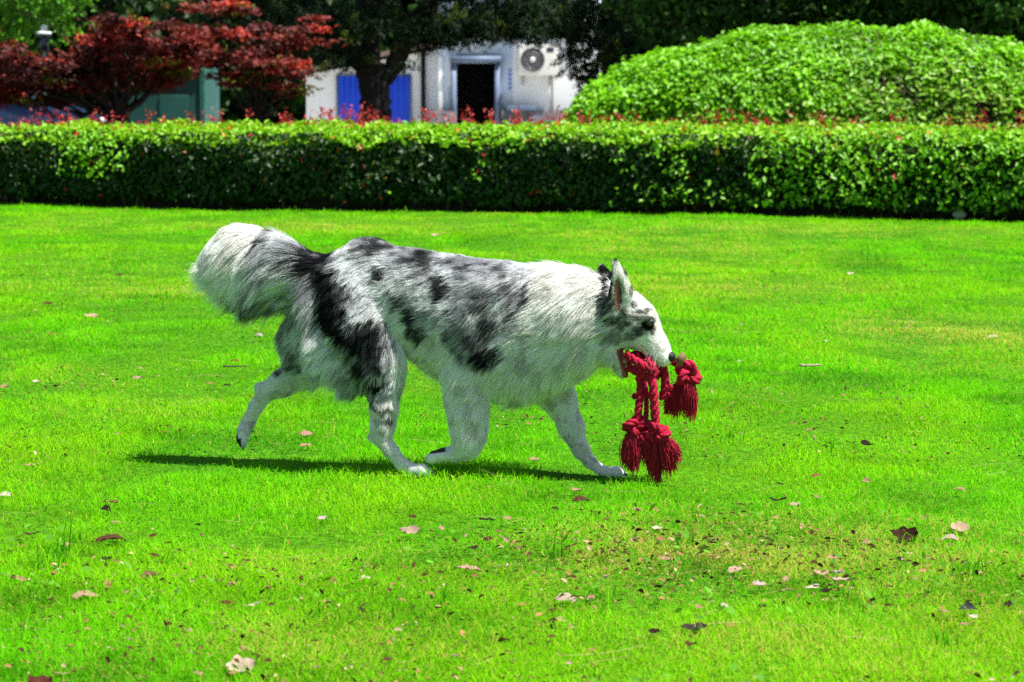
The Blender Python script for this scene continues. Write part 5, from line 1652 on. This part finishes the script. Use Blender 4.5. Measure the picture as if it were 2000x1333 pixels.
LV = [
 (1765, 1041, 56, 'lobed', (.04, .02, .01), .9, 'largest dark brown jagged leaf standing up right of the dog'),
 (1136, 968, 40, 'oval', (.09, .035, .02), .5, 'reddish brown leaf lying below the forward front paw'),
 (1127, 948, 24, 'curled', TAN, .5, 'small tan curled leaf just under the forward front paw'),
 (1084, 983, 18, 'oval', DK, .9, 'small black leaf left of the reddish brown leaf below the paw'),
 (1245, 984, 22, 'oval', PINK, .5, 'pinkish leaf on the grass under the rope toy tassels'),
 (1044, 889, 26, 'oval', TAN, .6, 'tan leaf on the grass between the two front legs'),
 (600, 840, 28, 'oval', PINK, .5, 'upper of two pink leaves between the hind legs'),
 (596, 861, 26, 'oval', PINK, .4, 'lower of two pink leaves between the hind legs'),
 (800, 1028, 40, 'curled', (.5, .34, .26), 1.1, 'upright tan leaf with dark top below the dog belly'),
 (952, 1004, 34, 'long', DK, .4, 'thin dark leaf lying right of the upright tan leaf'),
 (990, 1002, 20, 'oval', TAN, .6, 'small tan leaf beside the thin dark leaf below the dog'),
 (953, 1042, 22, 'curled', BRN, 1.1, 'brown pointed leaf standing below the thin dark leaf'),
 (216, 1044, 60, 'oval', BRN, .25, 'wide flat dark brown leaf at the left below the tail shadow'),
 (206, 988, 24, 'curled', DK, 1.0, 'black curled leaf above the wide flat dark leaf at left'),
 (215, 970, 32, 'long', (.3, .16, .09), .3, 'thin brown leaf just above the black curled leaf at left'),
 (60, 1032, 30, 'long', BRN, .3, 'thin brown leaf at the far left edge of the lawn'),
 (293, 1118, 44, 'curled', (.16, .07, .05), .8, 'dark curled leaf with a tan edge in the left foreground'),
 (165, 1153, 54, 'oval', (.48, .32, .2), .5, 'large tan leaf in the left foreground'),
 (35, 1120, 42, 'long', (.48, .28, .17), 1.2, 'narrow upright tan leaf at the left edge of the foreground'),
 (446, 1167, 34, 'oval', (.12, .02, .018), .5, 'dark maroon leaf in the foreground under the dog'),
 (490, 1170, 38, 'long', CRM, .4, 'pale narrow leaf touching the dark maroon leaf'),
 (648, 1124, 30, 'oval', (.42, .13, .09), .9, 'reddish leaf in the centre left foreground'),
 (710, 1119, 28, 'oval', CRM, .6, 'cream leaf right of the reddish leaf in the foreground'),
 (915, 1101, 52, 'long', (.52, .35, .24), .4, 'long flat tan leaf in the centre foreground'),
 (470, 1293, 62, 'lobed', (.60, .44, .34), .5, 'biggest pale leaf at the bottom of the foreground'),
 (80, 1328, 56, 'lobed', (.10, .03, .02), .7, 'dark leaf cut by the bottom left edge of the photo'),
 (118, 1301, 34, 'long', TAN, .3, 'tan strip of leaf left of the biggest pale leaf'),
 (1104, 1160, 46, 'curled', (.55, .40, .32), .6, 'tan and pale curled leaf in the middle foreground'),
 (1078, 1178, 22, 'oval', BRN, .5, 'small brown leaf touching the tan curled leaf'),
 (1356, 1214, 52, 'oval', (.04, .035, .03), .4, 'flat black leaf in the foreground right of centre'),
 (1283, 1021, 24, 'oval', CRM, .7, 'cream coloured leaf above the litter patch'),
 (1290, 1042, 20, 'oval', (.4, .18, .1), .8, 'small brown leaf right under the cream leaf'),
 (1300, 1080, 38, 'long', TAN, .5, 'long tan leaf at the top left of the litter patch'),
 (1436, 1103, 34, 'oval', (.56, .38, .28), .7, 'tan leaf at the top of the litter patch'),
 (1483, 1128, 30, 'oval', (.60, .46, .38), .8, 'round pale leaf at the right of the litter patch'),
 (1604, 1108, 34, 'oval', (.58, .36, .26), .5, 'pinkish tan leaf right of the litter patch'),
 (1640, 1106, 34, 'long', (.4, .36, .3), .6, 'greyish thin leaf leaning beside the pinkish tan leaf'),
 (1646, 1120, 42, 'long', (.55, .42, .3), .3, 'flat tan leaf under the greyish thin leaf'),
 (1585, 1134, 34, 'oval', CRM, .6, 'silvery leaf below the pinkish tan leaf'),
 (1416, 1171, 20, 'curled', CRM, 1.0, 'small white standing leaf under the litter patch'),
 (1488, 1171, 20, 'curled', DK, 1.1, 'small dark upright leaf under the litter patch'),
 (1890, 1176, 34, 'curled', (.05, .05, .055), .9, 'dark grey curled leaf at the right of the foreground'),
 (1900, 1190, 24, 'oval', CRM, .5, 'pale leaf leaning on the dark grey curled leaf'),
 (1520, 967, 36, 'long', DK, .3, 'thin black leaf right of the rope toy'),
 (1553, 975, 24, 'oval', (.5, .35, .28), .6, 'pinkish leaf next to the thin black leaf'),
 (1595, 922, 24, 'oval', (.25, .1, .04), .5, 'rusty leaf lying right of the rope toy'),
 (1692, 931, 18, 'curled', PINK, 1.0, 'small upright pink leaf right of the rusty leaf'),
 (1693, 859, 26, 'curled', DK, .8, 'dark curled leaf halfway between toy and right edge'),
 (1875, 947, 24, 'oval', TAN, .5, 'tan oval leaf near the right edge of the lawn'),
 (1875, 1024, 40, 'lobed', (.60, .40, .28), .6, 'light tan jagged leaf right of the largest dark leaf'),
 (1855, 1044, 38, 'oval', (.55, .42, .32), .5, 'pale leaf below the light tan jagged leaf'),
 (1800, 1003, 24, 'curled', (.4, .25, .12), .8, 'brown curled leaf above the largest dark leaf'),
 (1125, 1330, 0, '', 0, 0, ''),
 (1340, 1290, 0, '', 0, 0, ''),
 (178, 613, 30, 'oval', (.6, .38, .26), .5, 'pinkish tan leaf on the lawn left of the tail'),
 (92, 588, 20, 'oval', BRN, .5, 'dark brown leaf at the upper left of the lawn'),
 (232, 534, 18, 'oval', BRN, .4, 'brown leaf far up the lawn left of the tail'),
 (101, 648, 20, 'oval', (.2, .08, .03), .5, 'brown leaf below the dark brown leaf at upper left'),
 (70, 738, 16, 'oval', CRM, .7, 'pale round leaf on the left part of the lawn'),
 (10, 748, 20, 'oval', PINK, .5, 'pink leaf at the far left edge of the lawn'),
 (270, 731, 22, 'oval', (.5, .3, .26), .5, 'pinkish leaf on the lawn left of the lifted hind paw'),
 (458, 699, 18, 'oval', (.22, .09, .03), .6, 'brown leaf above the dark twig left of the hind leg'),
 (412, 743, 24, 'long', OCH, .5, 'orange tan leaf below the dark twig left of the hind leg'),
 (443, 746, 16, 'oval', DK, .5, 'dark leaf beside the orange tan leaf below the twig'),
 (60, 900, 30, 'long', (.5, .28, .2), .5, 'tan pink leaf on the left lawn level with the dog paws'),
 (10, 957, 26, 'oval', CRM, .8, 'pale leaf at the left edge just below the dog shadow'),
 (628, 1002, 22, 'oval', (.6, .44, .42), .6, 'pale pink leaf on the grass below the hind paws'),
 (1661, 531, 15, 'curled', CRM, .8, 'small white leaf on the lawn under the hedge at right'),
 (1612, 662, 16, 'oval', CRM, .8, 'small white leaf in the middle of the right lawn'),
 (1940, 654, 24, 'oval', (.6, .46, .36), .6, 'pale leaf on the dry patch at the right edge'),
 (850, 457, 18, 'oval', (.6, .45, .3), .6, 'pale leaf high on the lawn above the dog back'),
 (505, 650, 18, 'oval', (.5, .38, .4), .6, 'greyish pink leaf between the tail and the hind leg'),
 (1445, 700, 18, 'long', CRM, .4, 'thin cream leaf on the lawn right of the dog nose'),
 (1000, 942, 0, '', 0, 0, ''),
]
for a in LV:
    if a[2]: fallen(*a)
def twig(px, py, ln, ang, col, label, r=.0028):
    g = G(px, py, .02)
    L = ln / F * g[1]
    n = 7
    t = np.linspace(-.5, .5, n) * L
    pts = np.stack([g[0] + t * math.cos(ang), g[1] + t * math.sin(ang) + rng.normal(0, .0015, n), .028 + rng.normal(0, .0012, n)], -1)
    o = MB().tube(pts, np.linspace(r, r * .7, n) * (1 + .1 * rng.normal(0, 1, n)), 8).build('twig', mat_noise('twig_bark', col, tuple(c * 1.8 for c in col), 80, .9, bump=.4), None, smooth=True)
    tag(o, label, 'twig', 'twigs on the lawn')
twig(460, 720, 50, .0, (.05, .03, .02), 'thin dark twig on the grass left of the hind leg')
twig(1582, 719, 44, .25, (.22, .17, .13), 'short thick grey brown twig on the right lawn', .0045)

# smaller scraps lying round the larger leaves
REFS = [(1765, 1041, 'the largest dark brown leaf'), (165, 1153, 'the large tan leaf in the left foreground'), (216, 1044, 'the wide flat dark leaf at left'), (293, 1118, 'the dark curled leaf with a tan edge'),
        (446, 1167, 'the dark maroon leaf'), (648, 1124, 'the reddish leaf'), (915, 1101, 'the long flat tan leaf'), (470, 1293, 'the biggest pale leaf at the bottom'), (1104, 1160, 'the tan and pale curled leaf'),
        (1356, 1214, 'the flat black leaf'), (1890, 1176, 'the dark grey curled leaf'), (1520, 967, 'the thin black leaf right of the toy'), (1620, 1112, 'the thin greyish leaf'), (800, 1028, 'the upright tan leaf below the belly'), (1290, 1235, 'the flat black leaf, farther off')]
k_ = 0
for (rx_, ry_, ref) in REFS:
    for dirn, dx_, dy_ in (('left of', -1, .1), ('right of', 1, -.1), ('just beyond', .2, -1), ('just in front of', -.2, 1)):
        if ref.endswith('farther off') : continue
        k_ += 1
        m_ = rng.uniform(45, 85) if abs(dx_) == 1 else rng.uniform(28, 48)
        colr_, cn_ = ((BRN, 'brown'), (TAN, 'tan'), (DK, 'blackish'), (OCH, 'ochre'), (PINK, 'pinkish'))[k_ % 5]
        fallen(rx_ + dx_ * m_, min(ry_ + dy_ * m_, 1326), rng.uniform(13, 22) * max(ry_ - 400, 500) / 650, ('oval', 'curled', 'long')[k_ % 3], colr_, rng.uniform(.2, 1.2),
               'small %s leaf scrap %s %s' % (cn_, dirn, ref), 'small leaf scraps in the near grass')
